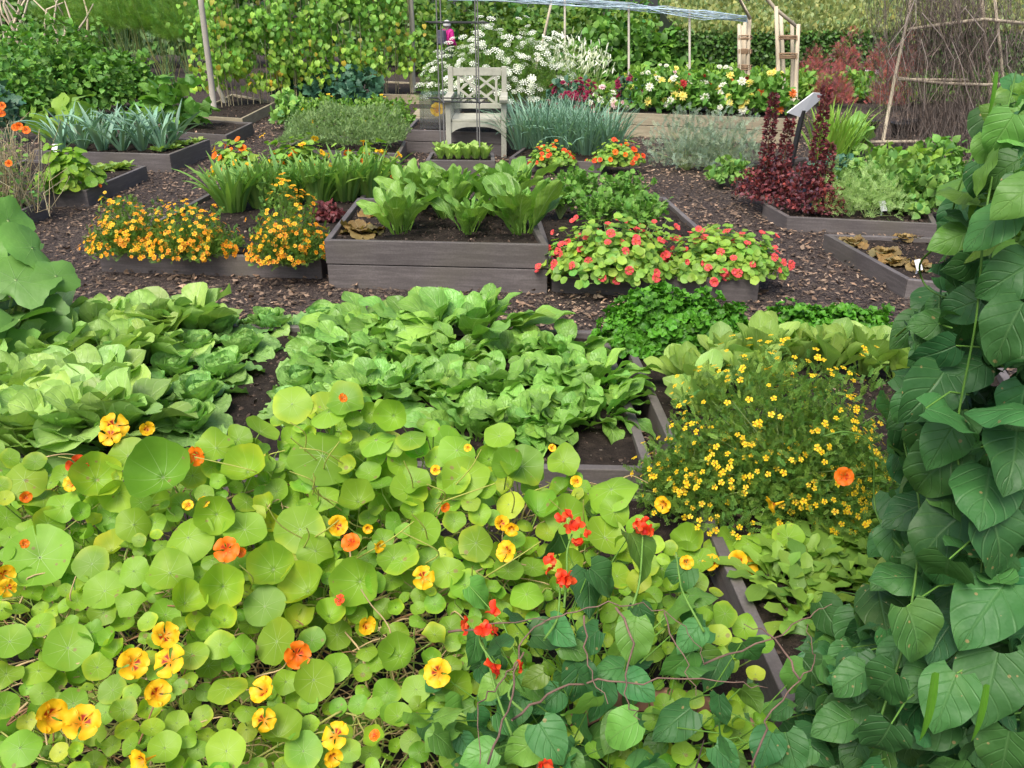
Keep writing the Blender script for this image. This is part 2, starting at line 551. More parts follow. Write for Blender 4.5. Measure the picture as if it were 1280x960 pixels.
def ground_mat():
    k = NT('bark_mulch_ground')
    tc = k.n('ShaderNodeTexCoord')
    mp = k.n('ShaderNodeMapping'); k.l(tc.outputs['Object'], mp.inputs[0])
    vo = k.n('ShaderNodeTexVoronoi'); vo.inputs['Scale'].default_value = 28; vo.inputs['Randomness'].default_value = 1
    nz = k.n('ShaderNodeTexNoise'); nz.inputs['Scale'].default_value = 9; k.l(tc.outputs['Object'], nz.inputs['Vector'])
    vm = k.n('ShaderNodeVectorMath', operation='ADD'); k.l(mp.outputs[0], vm.inputs[0]); k.l(nz.outputs['Color'], vm.inputs[1])
    k.l(vm.outputs[0], vo.inputs['Vector'])
    sx = k.n('ShaderNodeSeparateColor'); k.l(vo.outputs['Color'], sx.inputs[0])
    c = k.ramp(sx.outputs[0], [(0, (.035, .026, .023)), (.5, (.095, .07, .06)), (.85, (.17, .13, .105)), (1, (.3, .24, .18))])
    n1 = k.noise(.8, 4, .6, tc.outputs['Object'])
    c = k.mix(k.math('MULTIPLY', n1, .5), c, (.045, .037, .04))
    h = k.math('ADD', k.math('MULTIPLY', sx.outputs[0], .7), vo.outputs['Distance'])
    return k.done(k.princ(c, .85, .25, k.bump(h, .8, .03)))


M['soil'] = soil_mat()
M['ground'] = ground_mat()
M['chip'] = plainmat('bark_chip', (.2, .137, .092), .8, 40, .25, .3)
M['grass'] = leafmat('grass', (.14, .24, .05), None, None, .7, .2, 0, .6)


def shades(n, lo=.75, hi=1.25, yel=.15, base=(1, 1, 1)):
    b = rng.uniform(lo, hi, n)[:, None]
    y = rng.normal(0, yel, n)[:, None]
    return np.clip(b * np.array(base)[None] * np.concatenate([1 + y, 1 + y * .25, 1 - y * .3], 1), .02, 3)


# ------------------------------------------------------------------ camera, light
cam = bpy.data.cameras.new('camera')
cam.sensor_width = 36; cam.lens = 36 * FL / 1280; cam.clip_end = 2000; cam.clip_start = .02
co = bpy.data.objects.new('camera', cam); COL.objects.link(co)
co.location = (0, 0, HC); co.rotation_euler = (PI / 2 - TH, 0, 0)
scene.camera = co

w = bpy.data.worlds.new('World'); scene.world = w; w.use_nodes = True
nt = w.node_tree
sky = nt.nodes.new('ShaderNodeTexSky'); sky.sky_type = 'NISHITA'; sky.sun_disc = False
EL, AZ = 58, 205
sky.sun_elevation = math.radians(EL); sky.sun_rotation = math.radians(AZ)
sky.dust_density = 4; sky.air_density = .8; sky.ozone_density = .6
nt.links.new(sky.outputs[0], nt.nodes['Background'].inputs[0])
nt.nodes['Background'].inputs[1].default_value = .15
sl = bpy.data.lights.new('sun', 'SUN'); sl.energy = 2.3; sl.angle = math.radians(32); sl.color = (1, .96, .9)
so = bpy.data.objects.new('sun', sl); COL.objects.link(so)
az = math.radians(AZ)
sd = Vector((math.sin(az) * math.cos(math.radians(EL)), math.cos(az) * math.cos(math.radians(EL)), math.sin(math.radians(EL))))
so.rotation_euler = sd.to_track_quat('Z', 'Y').to_euler()
scene.view_settings.view_transform = 'Standard'; scene.view_settings.look = 'None'
scene.view_settings.exposure = 0.6; scene.view_settings.gamma = 1
scene.cycles.max_bounces = 6; scene.cycles.transparent_max_bounces = 4
scene.cycles.diffuse_bounces = 3; scene.cycles.glossy_bounces = 2; scene.cycles.transmission_bounces = 3

# ------------------------------------------------------------------ ground
g = MB()
n = 60
xs = np.linspace(-60, 60, n + 1); ys = np.linspace(-15, 160, n + 1)
V = [(x, y, 0) for y in ys for x in xs]
g.add(T(V, grid_faces(n, n)))
tag(obj('ground', g.mesh('ground', M['ground'])), kind='structure')
g = MB()
g.add(T([(-80, 31, .006), (80, 31, .006), (80, 160, .006), (-80, 160, .006)], [(0, 1, 2, 3)]))
tag(obj('grass_field', g.mesh('grass_field', M['grass'])), kind='structure')

# ------------------------------------------------------------------ raised beds
BEDS = []
CLOD = [T_disc(2, 8, -.7, .3, 2, .2, i) for i in range(3)]


def inpoly(p, poly):
    x, y = p; c = False
    for i in range(len(poly)):
        x1, y1 = poly[i][:2]; x2, y2 = poly[i - 1][:2]
        if (y1 > y) != (y2 > y) and x < (x2 - x1) * (y - y1) / (y2 - y1) + x1:
            c = not c
    return c


def bed(px, z, label, courses=1, mat='board', th=.04, name='raised_bed', soil=.035, rough=True):
    """px: pixel corners FL, FR, BR, BL of the top outer edge"""
    O = [G(x, y, z) for x, y in px]
    c = sum(O) / 4
    t = thing(name, label, 'raised bed', (c[0], c[1], 0), group='raised beds of the kitchen garden')
    P = [(o - c)[:2] for o in O]
    # inward offset
    Q = []
    for i in range(4):
        a, b, d = P[i - 1], P[i], P[(i + 1) % 4]
        e1 = unit(b - a); e2 = unit(d - b)
        n1 = np.array([-e1[1], e1[0]]); n2 = np.array([-e2[1], e2[0]])
        bis = unit(n1 + n2)
        Q.append(b + bis * th / max(.3, float(np.dot(bis, n1))))
    hh = z / courses
    for k in range(courses):
        z0, z1 = k * hh - (.03 if k == 0 else -.003), (k + 1) * hh - (.003 if k < courses - 1 else 0)
        off = .006 if (k % 2 == 0 and courses > 1) else 0.
        for i in range(4):
            j = (i + 1) % 4
            ins = [P[q] * (1 - off / max(.2, np.linalg.norm(P[q]))) for q in (i, j)]
            e = unit(ins[1] - ins[0]) * .0015
            b4 = [(*(ins[0] + e), z0), (*(ins[1] - e), z0), (*(Q[j] - e), z0), (*(Q[i] + e), z0)]
            t4 = [(x, y, z1 - random.uniform(0, .002)) for x, y, _ in b4]
            mb = MB(); s = random.uniform(.88, 1.12)
            mb.hexa(b4, t4, C=(s, s, s))
            obj('board', mb.mesh('board', M[mat], False), t, bevel=.004)
    # soil
    N = 14
    V = []
    sz = z - soil
    for i in range(N + 1):
        for j in range(N + 1):
            u, v = j / N, i / N
            p = (Q[0] * (1 - u) + Q[1] * u) * (1 - v) + (Q[3] * (1 - u) + Q[2] * u) * v
            d = noise.noise(Vector((p[0] * 6 + c[0], p[1] * 6, z * 9))) * .02 + noise.noise(Vector((p[0] * 20, p[1] * 20 + c[1], 3))) * .01
            V.append((p[0], p[1], sz + d))
    mb = MB().add(T(V, grid_faces(N, N)))
    m_ = 2600 if c[1] < 5 else 900 if c[1] < 9 else 250
    uu, vv = rng.uniform(0, 1, m_)[:, None], rng.uniform(0, 1, m_)[:, None]
    pp = (Q[0] * (1 - uu) + Q[1] * uu) * (1 - vv) + (Q[3] * (1 - uu) + Q[2] * uu) * vv
    pp = np.concatenate([pp, np.full((m_, 1), sz + .002) + rng.normal(0, .005, (m_, 1))], 1)
    mb.scatter(CLOD, pp, frames(rng.normal(size=(m_, 3)), np.array([0, 0, 1.]) + rng.normal(0, .3, (m_, 3))), rng.uniform(.003, .013 if c[1] < 6 else .018, m_), shades(m_, .12, .5, .05) * np.array([1, 1, 1.05]) * (1 + 4 * (rng.uniform(0, 1, (m_, 1)) < .04)), m=1)
    obj('soil', mb.mesh('soil', [M['soil'], M['chip']]), t)
    BEDS.append([(o[0], o[1]) for o in O])
    return t


bed([(-330, 563), (820, 588), (757, 413), (-150, 396)], .16, 'wide dark board bed filled with chicory, lettuce and spinach in the middle foreground')
bed([(985, 885), (1560, 885), (1230, 425), (774, 413)], .16, 'dark board bed with the big yellow marigold bush and curly parsley')
bed([(405, 300), (686, 306), (650, 250), (447, 247)], .33, 'two boards high bed with tall spinach beet at the middle of the garden', 2)
bed([(690, 338), (950, 350), (832, 246), (660, 243)], .15, 'low dark bed under the celery and coral red nasturtiums')
bed([(122, 314), (401, 323), (470, 226), (310, 215)], .15, 'low dark bed under the orange marigolds')
bed([(42, 188), (212, 193), (262, 174), (105, 168)], .2, 'dark bed holding the blue green leeks')
bed([(-60, 243), (108, 238), (183, 207), (30, 199)], .15, 'dark bed with the round leaved nasturtium bush at its corner')
bed([(-180, 305), (20, 266), (58, 250), (-80, 238)], .15, 'dark bed end under the dried pea plant at the left edge')
bed([(195, 163), (283, 169), (316, 153), (240, 148)], .17, 'dark bed with mostly bare soil behind the leeks')
bed([(235, 144), (303, 148), (345, 127), (290, 117)], .15, 'pale timber bed at the foot of the climbing beans', 1, 'plank')
bed([(352, 185), (500, 192), (508, 176), (392, 168)], .16, 'dark bed under the clipped grey green mound')
bed([(507, 162), (632, 166), (640, 152), (520, 148)], .28, 'two boards high dark bed behind the wooden armchair', 2)
bed([(532, 200), (619, 201), (617, 190), (538, 190)], .22, 'small square dark planter with lime green lettuces in front of the chair', 1)
bed([(636, 197), (752, 203), (772, 184), (660, 180)], .14, 'low dark bed under the chives to the side of the chair')
bed([(757, 140), (1000, 149), (1000, 124), (770, 118)], .32, 'tall pale timber planter full of dahlias', 2, 'plank')
bed([(926, 228), (1045, 233), (1010, 196), (882, 207)], .1, 'low dark bed edge below the silvery bush')
bed([(984, 271), (1172, 280), (1150, 236), (954, 254)], .12, 'dark bed under the deep red orach and mixed greens')
bed([(1134, 349), (1320, 370), (1250, 299), (1030, 292)], .13, 'dark bed with brown lettuces and bare soil beside the bean tower')
bed([(462, 117), (538, 119), (548, 104), (475, 101)], .16, 'pale timber bed beyond the tall wooden post', 1, 'plank')

# foreground soil
g = MB()
N = 40
V = []
for i in range(N + 1):
    for j in range(N + 1):
        x = -3.2 + 6 * j / N; y = .4 + 2.55 * i / N
        V.append((x, y, .02 + .02 * noise.noise(Vector((x * 5, y * 5, 0)))))
g.add(T(V, grid_faces(N, N)))
tag(obj('soil_ground', g.mesh('soil_ground', M['soil'])), kind='structure')

# bark chips
tc_ = [T_leaf('lance', .22, .25, .2, nl=2, nw=1, seed=i, twist=.5) for i in range(3)] + [T_leaf('round', .4, -.3, -.3, nl=2, nw=2, seed=5)]
n = 85000
P = np.stack([rng.uniform(-6.5, 7.5, n), 3.2 + 12 * rng.uniform(0, 1, n) ** 1.35, rng.uniform(.004, .03, n)], -1)
keep = []
for i, p in enumerate(P):
    keep.append(not any(inpoly((p[0], p[1]), b) for b in BEDS))
P = P[np.array(keep)]; n = len(P)
az_ = rng.uniform(0, 2 * PI, n)
f = np.stack([np.cos(az_), np.sin(az_), rng.normal(0, .25, n)], -1)
u = np.stack([rng.normal(0, .3, n), rng.normal(0, .3, n), np.ones(n)], -1)
cc = shades(n, .35, 1.7, .06)
pale = rng.uniform(0, 1, n) < .07
cc[pale] *= 2.4
cc *= np.array([.85 + .75 * noise.noise(Vector((p[0] * .9, p[1] * .9, 4))) for p in P])[:, None]
mb = MB().scatter(tc_, P, frames(f, u), rng.uniform(.013, .052, n), cc)
tag(obj('bark_chips', mb.mesh('bark_chips', M['chip'])), 'brown shredded bark chips covering the paths between the beds', 'mulch', kind='stuff')

# ------------------------------------------------------------------ plant makers (return specs)
def rosette(tms, mat, n, L, el, spread=.03, col=(.8, 1.2, .1), name='leaves', jit=.2, stems=None):
    i = np.arange(n); k = i / max(1, n - 1)          # 0 inner .. 1 outer
    a = i * 2.39996 + rng.normal(0, jit, n)
    e = np.radians(el[0] + (el[1] - el[0]) * k + rng.normal(0, 7, n))
    Ls = (L[0] + (L[1] - L[0]) * k) * rng.uniform(.85, 1.15, n)
    rad = spread * np.sqrt(k)
    P = np.stack([rad * np.cos(a), rad * np.sin(a), np.zeros(n)], -1)
    f = np.stack([np.cos(a) * np.cos(e), np.sin(a) * np.cos(e), np.sin(e)], -1)
    u = np.stack([-np.cos(a) * np.sin(e), -np.sin(a) * np.sin(e), np.cos(e)], -1) + rng.normal(0, .25, (n, 3))
    mb = MB().scatter(tms, P, frames(f, u), Ls, shades(n, *col))
    return [(name, mb.mesh(name, M[mat]))]


def blob_points(n, rx, ry, rz, inner=.35, low=.0):
    """points through a dome's volume, most near its outside; returns points and outward normals"""
    d = unit(rng.normal(size=(n, 3)))
    d[:, 2] = np.abs(d[:, 2]) * (1 - low) + low * d[:, 2]
    r = 1 - (rng.uniform(0, 1, n) ** 1.6) * (1 - inner)
    lump = np.array([1 + .42 * noise.noise(Vector(tuple(q * 2.3 + rx))) for q in d])
    P = d * (r * lump)[:, None] * np.array([rx, ry, rz])
    return P, unit(d / np.array([rx, ry, rz]))


def split_flowers(mesh, mat4s, keep=100, name='flower'):
    """the keep nearest to the camera (most negative y, highest z) as parts, the rest as one stuff part"""
    return mat4s[:keep], mat4s[keep:]


def blossom_parts(spec, tmpl, mesh, P, Nn, S, C=None, keep=100, rest_name='flowers'):
    order = np.argsort(P[:, 1] * 1.0 - P[:, 2] * 1.2)
    P, Nn, S = P[order], Nn[order], S[order]
    for i in range(min(keep, len(P))):
        R = frame1(np.cross(Nn[i], rng.normal(size=3)), Nn[i])
        ms = mesh if not isinstance(mesh, list) else random.choice(mesh)
        spec.append(('flower', ms, M4(P[i], R, S[i])))
    if len(P) > keep + 12:
        q = slice(keep, None)
        f = np.cross(Nn[q], rng.normal(size=Nn[q].shape))
        mb = MB().scatter(tmpl, P[q], frames(f, Nn[q]), S[q], (1, 1, 1))
        spec.append((rest_name, mb.mesh(rest_name, M['petal']), None, 'stuff'))
    return spec


def T_flower(n, prof, W, lift, c_in, c_out, curve=.4, nl=4, nw=2, center=None, seed=0, second=None, ruf=.04):
    """petals round an axis +z; local z is the flower's facing"""
    it = []
    r = np.random.default_rng(seed)
    for k in range(n):
        a = 2 * PI * k / n + r.normal() * .08
        t = T_leaf(prof, W, curve, .25, ruf, 2, nl=nl, nw=nw, seed=seed + k)
        m = np.clip((t.UV[:, 1] - .3) / .35, 0, 1)[:, None]
        if second is not None and k in second[0]:
            stripe = (np.abs(t.UV[:, 0] - .5) < .3)[:, None] * (t.UV[:, 1] < .55)[:, None] * (t.UV[:, 1] > .2)[:, None]
            t.C = np.array(c_in) * (1 - m) + np.array(c_out) * m
            t.C = np.where(stripe, np.array(second[1]), t.C)
        else:
            t.C = np.array(c_in) * (1 - m) + np.array(c_out) * m
        f = (math.cos(a), math.sin(a), lift); u = (-math.cos(a) * lift, -math.sin(a) * lift, 1)
        it.append((t, frame1(f, u), (0, 0, 0), 1., (1, 1, 1)))
    if center:
        d = T_disc(2, 8, -.5, .05, seed=3)
        it.append((d, np.eye(3), (0, 0, center[1] * .6), center[1], center[0]))
    return join(it)


YEL, ORG, RED, DKR = (.95, .55, .01), (.95, .2, .005), (.8, .05, .012), (.35, .02, .005)
spur = T_tube(.09, .3, 4, 6, .3)


def nast_flower(c_in, c_out, marks, seed):
    t = T_flower(5, 'petal', .52, .4 + .3 * (seed % 3), c_in, c_out, .75, 9, 6, ruf=.09, seed=seed, second=((0, 1), marks) if marks else None)
    cone = T_tube(.16, 0, 3, 8, .3)
    return join([(t, np.eye(3), (0, 0, 0), 1, (1, 1, 1)), (cone, frame1((0, 0, -1), (1, 0, 0)), (0, 0, .06), .8, c_out)])


TF_y = [nast_flower((.75, .3, .01), YEL, DKR, s) for s in (1, 2, 3)]
TF_o = [nast_flower((.7, .12, .005), ORG, (.5, .04, .005), s) for s in (4, 5)]
TF_r = [nast_flower((.6, .03, .01), (.85, .09, .015), None, s) for s in (6, 7)]
TF_c = [nast_flower((.7, .12, .05), (.8, .09, .1), None, s) for s in (8, 9)]
FM_y = [MB().add(t).mesh('yellow_nasturtium_flower', M['petal']) for t in TF_y]
FM_o = [MB().add(t).mesh('orange_nasturtium_flower', M['petal']) for t in TF_o]
FM_r = [MB().add(t).mesh('red_nasturtium_flower', M['petal']) for t in TF_r]
FM_c = [MB().add(t).mesh('coral_nasturtium_flower', M['petal']) for t in TF_c]

TM_y = T_flower(5, 'petal', .45, .2, (.9, .5, .01), (.95, .68, .02), .3, 3, 2, ((.85, .4, .01), .24), 3)
TM_o = T_flower(6, 'petal', .42, .2, (.8, .2, .01), (.95, .42, .01), .3, 3, 2, ((.8, .22, .01), .26), 5)
MM_y = MB().add(TM_y).mesh('small_yellow_marigold', M['petal'])
MM_o = MB().add(TM_o).mesh('small_orange_marigold', M['petal'])
MM_g = MB().add(T_flower(6, 'petal', .42, .2, (.85, .32, .01), (.95, .58, .015), .3, 3, 2, ((.85, .3, .01), .26), 6)).mesh('small_golden_marigold', M['petal'])

SPR = [T_sprig(6, .26, .03, .5, seed=i) for i in range(4)]
SPRM = [T_sprig(7, .26, .05, .5, seed=i + 30) for i in range(4)]
SPRF = [T_sprig(9, .3, .016, .7, seed=i + 9) for i in range(3)]
SMALL = [T_leaf('oval', .32, .5, .3, nl=3, nw=2, seed=i) for i in range(4)]
TINY = [T_leaf('oval', .38, .4, .2, nl=2, nw=2, seed=i) for i in range(3)]
BROAD = [T_leaf('ovate', .42, .7, .2, .03, 3, nl=5, nw=2, seed=i) for i in range(4)]
LOBE = [T_leaf('ovate', .5, .6, .25, .05, 3, nl=9, nw=2, lobes=.45, seed=i) for i in range(4)]


def bush(mat, tms, n, rx, ry, rz, leaf, up=.4, inner=.35, col=(.7, 1.25, .12), name='foliage', stems=24, stem_mat='stem', low=0., skirt=.12):
    P, N = blob_points(n, rx, ry, rz, inner, low)
    P[:, 2] += rz * skirt
    f = unit(N * rng.uniform(.4, 1., (n, 1)) + rng.normal(0, .55, (n, 3)) + np.array([0, 0, up]))
    u = unit(N + rng.normal(0, .5, (n, 3)) + np.array([0, 0, .6]))
    mb = MB().scatter(tms, P, frames(f, u), rng.uniform(leaf * .7, leaf * 1.25, n), shades(n, *col))
    spec = [(name, mb.mesh(name, M[mat]))]
    if stems:
        mb = MB()
        q = rng.choice(n, stems)
        for i in q:
            e = P[i]
            mb.tube([(e[0] * .1, e[1] * .1, 0), (e[0] * .4, e[1] * .4, e[2] * .6), e], .0035 + .004 * rz, .001, 4, cap=False)
        spec.append(('stems', mb.mesh('stems', M[stem_mat])))
    return spec


def marigold(rx, ry, rz, nl, nf, tm, me, fs, tint=(1, 1, 1), sprig=.055):
    spec = bush('mari', SPRM, nl, rx, ry, rz, sprig, .7, .3, (.6, 1.25, .16), 'foliage', 70, low=.3)
    P, N = blob_points(nf, rx * 1.03, ry * 1.03, rz * 1.05, .8, .3)
    P[:, 2] += rz * .14
    P *= (1 + np.abs(rng.normal(0, .07, (len(P), 1))))
    # clusters
    cl = np.array([noise.noise(Vector(tuple(p * 9))) for p in P])
    k = cl > -.12
    P, N = P[k], N[k]
    N = unit(N + np.array([0, -.25, .7]) + rng.normal(0, .3, N.shape))
    return blossom_parts(spec, tm, me, P, N, rng.uniform(fs * .75, fs * 1.2, len(P)))


# big leafy vegetables
CHIC = [T_leaf('spat', .31, .5 + .14 * i, .35, .035, 2, nl=14, nw=8, crk=.007, seed=i, twist=.6) for i in range(8)]
LETT = [T_leaf('round', .52, -.35 + .12 * i, .5, .035, 3, nl=12, nw=10, crk=.013, seed=i) for i in range(6)]
LETTO = [T_leaf('round', .5, 1.1, .2, .06, 4, nl=12, nw=10, crk=.018, seed=i + 20) for i in range(5)]
SPIN = [T_leaf('chard', .24, .45 + .15 * i, .2, .04, 2.6, nl=14, nw=8, crk=.006, seed=i, twist=.6) for i in range(8)]
BEET = [T_leaf('chard', .15, .3 + .12 * i, .3, .03, 3, nl=14, nw=6, crk=.007, seed=i, twist=.9) for i in range(7)]
PALE = [T_leaf('spat', .22, .15 + .1 * i, .3, .03, 2, nl=9, nw=5, crk=.008, seed=i, twist=.3) for i in range(6)]
STRAP = [T_leaf('strap', .03, .8, .3, nl=7, nw=1, seed=i, twist=.6) for i in range(5)]
STRAPW = [T_leaf('strap', .045, .25 + .2 * i, .35, nl=8, nw=2, seed=i, twist=.6) for i in range(6)]

chicory = [rosette(CHIC, 'chic', 22, (.22, .35), (92, 44), .07, (.75, 1.25, .09)) for _ in range(4)]


def lettuce_head():
    s = rosette(LETT, 'lett', 15, (.1, .15), (88, 46), .03, (.85, 1.3, .06), 'heart')
    s += rosette(LETTO, 'lett', 8, (.15, .17), (40, 12), .05, (.7, 1.0, .06), 'outer_leaves')
    return s


lettuce = [lettuce_head() for _ in range(3)]
spinach = [rosette(SPIN, 'spin', 34, (.13, .27), (95, 30), .1, (.65, 1.3, .09), jit=.6) for _ in range(5)]
beet = [rosette(BEET, 'beetl', 26, (.3, .47), (95, 56), .08, (.75, 1.3, .09), jit=.5) for _ in range(3)]
palel = [rosette(PALE, 'pale', 20, (.2, .29), (95, 52), .03, (.8, 1.15, .06)) for _ in range(3)]

ord_ = ['first', 'second', 'third', 'fourth', 'fifth', 'sixth', 'seventh', 'eighth', 'ninth', 'tenth', 'eleventh', 'twelfth']
rr = lambda: random.uniform(0, 6.28)

# --- bed A
ZA = .125
rowname = ['back', 'second', 'third', 'front']
for r_, row in enumerate([[(60, 428), (125, 430), (185, 425), (235, 420)], [(5, 468), (70, 466), (132, 465), (180, 452)],
                          [(-50, 515), (10, 512), (70, 512), (125, 506)], [(-20, 572), (35, 568), (90, 560), (140, 552)]]):
    for c_, (x, y) in enumerate(row):
        put(random.choice(chicory), 'chicory', f'broad pale green chicory, {ord_[c_]} from the left in the {rowname[r_]} chicory row', 'chicory',
            G(x, y, ZA), rr(), random.uniform(.85, 1.05), 'chicory plants in the wide front bed')
for c_, colm in enumerate([[(278, 416), (248, 442), (220, 470), (194, 500), (186, 532)], [(336, 412), (308, 442), (280, 472), (254, 504), (238, 538)], [(404, 408), (396, 432), (386, 458), (378, 486), (372, 516)]]):
    for k, (x, y) in enumerate(colm):
        put(lettuce[k % 3], 'lettuce', f'round crinkled lettuce head, {ord_[k]} from the back in the {("row beside the chicory", "middle lettuce row", "row beside the spinach")[c_]}', 'lettuce',
            G(x, y, ZA), rr(), random.uniform(.86, 1.0), 'lettuce heads in the wide front bed')
for r_, row in enumerate([[(465, 428), (530, 422), (590, 424)], [(440, 456), (505, 458), (570, 460), (640, 452), (700, 448)],
                          [(440, 492), (492, 498), (555, 500), (620, 498), (685, 490), (735, 482)], [(590, 545), (650, 543), (704, 536), (746, 520)]]):
    for c_, (x, y) in enumerate(row):
        put(spinach[(r_ * 3 + c_) % 5], 'spinach', f'bushy green spinach plant, {ord_[c_]} from the left in the {rowname[r_]} spinach row', 'spinach',
            G(x, y, ZA), rr(), random.uniform(.8, 1.1) * (1.38 if r_ == 0 else 1), 'spinach plants in the wide front bed')

# --- bed C
for i, (x, y, s, lb) in enumerate([(500, 292, .88, 'pale tall spinach beet at the front left of the two board bed'), (560, 272, .85, 'spinach beet with leaning leaves in the middle of the two board bed'),
                                   (652, 292, 1.0, 'tallest spinach beet at the front right of the two board bed'), (520, 262, .95, 'spinach beet at the back left of the two board bed'),
                                   (620, 268, .85, 'spinach beet at the back right of the two board bed'), (585, 292, .68, 'shortest spinach beet between the front two of the two board bed'), (568, 258, .9, 'spinach beet at the back centre of the two board bed'), (636, 256, .95, 'spinach beet in the back corner next to the celery')]):
    put(beet[i % 3], 'spinach_beet', lb, 'spinach beet', G(x, y, .29), rr(), s, 'spinach beet plants')
brown = rosette(LETTO, 'brownleaf', 12, (.08, .13), (70, 15), .02, (.7, 1.3, .1))
for x, y, lb, s in [(450, 292, 'limp brown lettuce in the corner nearest the marigolds', 1.3), (470, 268, 'brown lettuce behind the limp one in the two board bed', 1.1)]:
    put(brown, 'brown_lettuce', lb, 'lettuce', G(x, y, .29), rr(), s, 'brown leaved lettuces')

# --- bed D: celery and coral nasturtium
def celery_spec(h=.32, w=.16, n=46, mat='veg'):
    mb, st = MB(), MB()
    a = rng.uniform(0, 2 * PI, n); e = np.radians(rng.uniform(45, 88, n)); L = h * rng.uniform(.6, 1.05, n)
    tip = np.stack([np.cos(a) * np.cos(e) * L * w / .16, np.sin(a) * np.cos(e) * L * w / .16, np.sin(e) * L], -1)
    for t in tip:
        st.tube([(0, 0, 0), t * np.array([.4, .4, .6]), t], .005, .002, 4, cap=False)
    m = n * 7
    P = np.repeat(tip, 7, 0) * rng.uniform(.65, 1.05, (m, 1)) + rng.normal(0, .02, (m, 3))
    f = unit(np.repeat(tip, 7, 0) + rng.normal(0, .18, (m, 3)))
    mb.scatter(LOBE, P, frames(f, unit(np.array([0, -.2, 1]) + rng.normal(0, .4, (m, 3)))), rng.uniform(.035, .065, m), shades(m, .7, 1.3, .08))
    return [('leaves', mb.mesh('leaves', M[mat])), ('stems', st.mesh('stems', M['stem']))]


cel = [celery_spec() for _ in range(2)]
for i, (x, y, lb) in enumerate([(700, 275, 'celery bush next to the spinach beet'), (745, 290, 'celery plant at the front of the celery clump'), (780, 268, 'celery plant toward the path at the bed back'),
                                (725, 256, 'celery plant at the back of the clump'), (800, 298, 'celery plant behind the coral nasturtium flowers')]):
    put(cel[i % 2], 'celery', lb, 'celery', G(x, y, .11), rr(), 1.05, 'celery plants')


NDISC = [T_disc(5, 28, .1 + .05 * i, .05, 3, .03, i) for i in range(4)] + [T_disc(5, 28, -.1 - .08 * i, .1, 2, .04, i + 7) for i in range(3)] + [T_disc(5, 28, .1, .28, 2, .04, i + 17) for i in range(3)] + [T_disc(5, 28, .9, .2, 2, .05, i + 27) for i in range(2)]
for t_ in NDISC[1::3]:
    rr_ = np.linalg.norm(t_.V[:, :2], axis=1)
    t_.C = 1 + np.clip(rr_ - .62, 0, 1)[:, None] * np.array([1.5, .6, .3]) * (np.sin(np.arctan2(t_.V[:, 1], t_.V[:, 0]) * 1. + len(rr_)) > -.1)[:, None]
NDS = [T_disc(2, 10, .15, .1, 2, .05, i) for i in range(4)]


def nast_bush(rx, ry, rz, n, leaf, nf, tms, mes, fs, mat='nast_far', keep=100, col=(.7, 1.25, .15)):
    P, N = blob_points(n, rx, ry, rz, .5, .1)
    P[:, 2] += rz * .15
    u = unit(N + np.array([0, -.3, .8]) + rng.normal(0, .3, (n, 3)))
    f = np.cross(u, rng.normal(size=(n, 3)))
    mb = MB().scatter(NDS, P, frames(f, u), rng.uniform(leaf * .6, leaf * 1.2, n), shades(n, *col))
    st = MB()
    for i in range(0, n, 6):
        st.tube([(P[i][0] * .2, P[i][1] * .2, 0), P[i] * np.array([.7, .7, .6]), P[i]], .003, .002, 4, cap=False)
    spec = [('leaves', mb.mesh('leaves', M[mat])), ('stems', st.mesh('stems', M['stem']))]
    P, N = blob_points(nf, rx, ry, rz, .95, .1)
    P[:, 2] += rz * .15
    P = P * 1.05
    N = unit(N + np.array([0, -.6, .4]) + rng.normal(0, .3, N.shape))
    return blossom_parts(spec, tms, mes, P, N, rng.uniform(fs * .8, fs * 1.2, len(P)), keep=keep)


put(nast_bush(.45, .3, .33, 1100, .027, 95, TF_c, FM_c, .026), 'nasturtium', 'coral red flowering nasturtium spilling over the bed corner by the tall board', 'nasturtium', G(772, 348, .1), 0, 1, 'coral red nasturtiums')
put(nast_bush(.4, .28, .27, 900, .027, 60, TF_c, FM_c, .026), 'nasturtium', 'coral red flowering nasturtium nearest the open mulch path', 'nasturtium', G(905, 345, .1), 0, 1, 'coral red nasturtiums')

# --- bed E: orange marigolds, strap leaves
MM_o2 = [MM_o, MM_g, MM_g]
for x, y, rx, rz, lb in [(170, 318, .29, .32, 'orange marigold bush at the outer end of its bed'), (245, 322, .29, .3, 'orange marigold bush in the middle of the three'),
                         (364, 332, .25, .46, 'orange marigold bush beside the two board bed')]:
    put(marigold(rx, .24, rz, 2600, 560, TM_o, MM_o2, .0165, sprig=.045), 'marigold', lb, 'marigold', G(x, y, .11), 0, 1, 'orange marigold bushes')


def strap_clump(n, L, mat, tms=STRAP, el=(88, 50), col=(.75, 1.25, .1), spread=.06):
    return rosette(tms, mat, n, L, el, spread, col)


strap = [strap_clump(80, (.34, .5), 'soft', STRAPW, (94, 66), spread=.1) for _ in range(2)]
for i, (x, y) in enumerate([(292, 264), (328, 258), (362, 256), (398, 254), (432, 250), (462, 246)]):
    put(strap[i % 2], 'strap_leaved_clump', f'green clump of upright strap leaves, {ord_[i]} from the left behind the marigolds', 'leafy clump', G(x, y, .11), rr(), 1.0, 'strap leaved clumps behind the orange marigolds')
for x, y, lb in [(300, 232, 'yellow and orange nasturtium behind the left strap leaves'), (372, 226, 'nasturtium with orange flowers behind the strap leaf row middle'), (455, 235, 'pale leaved nasturtium with red flowers next to the spinach beet')]:
    put(nast_bush(.36, .2, .36, 420, .036, 20, TF_o + TF_y, FM_o + FM_y, .04), 'nasturtium', lb, 'nasturtium', G(x, y, .11), rr(), 1, 'nasturtiums behind the marigold bed')
put(bush('redleaf', LOBE, 160, .13, .13, .12, .05, stems=8), 'red_lettuce', 'dark red frilly lettuce between marigold and two board bed', 'lettuce', G(409, 276, .11))

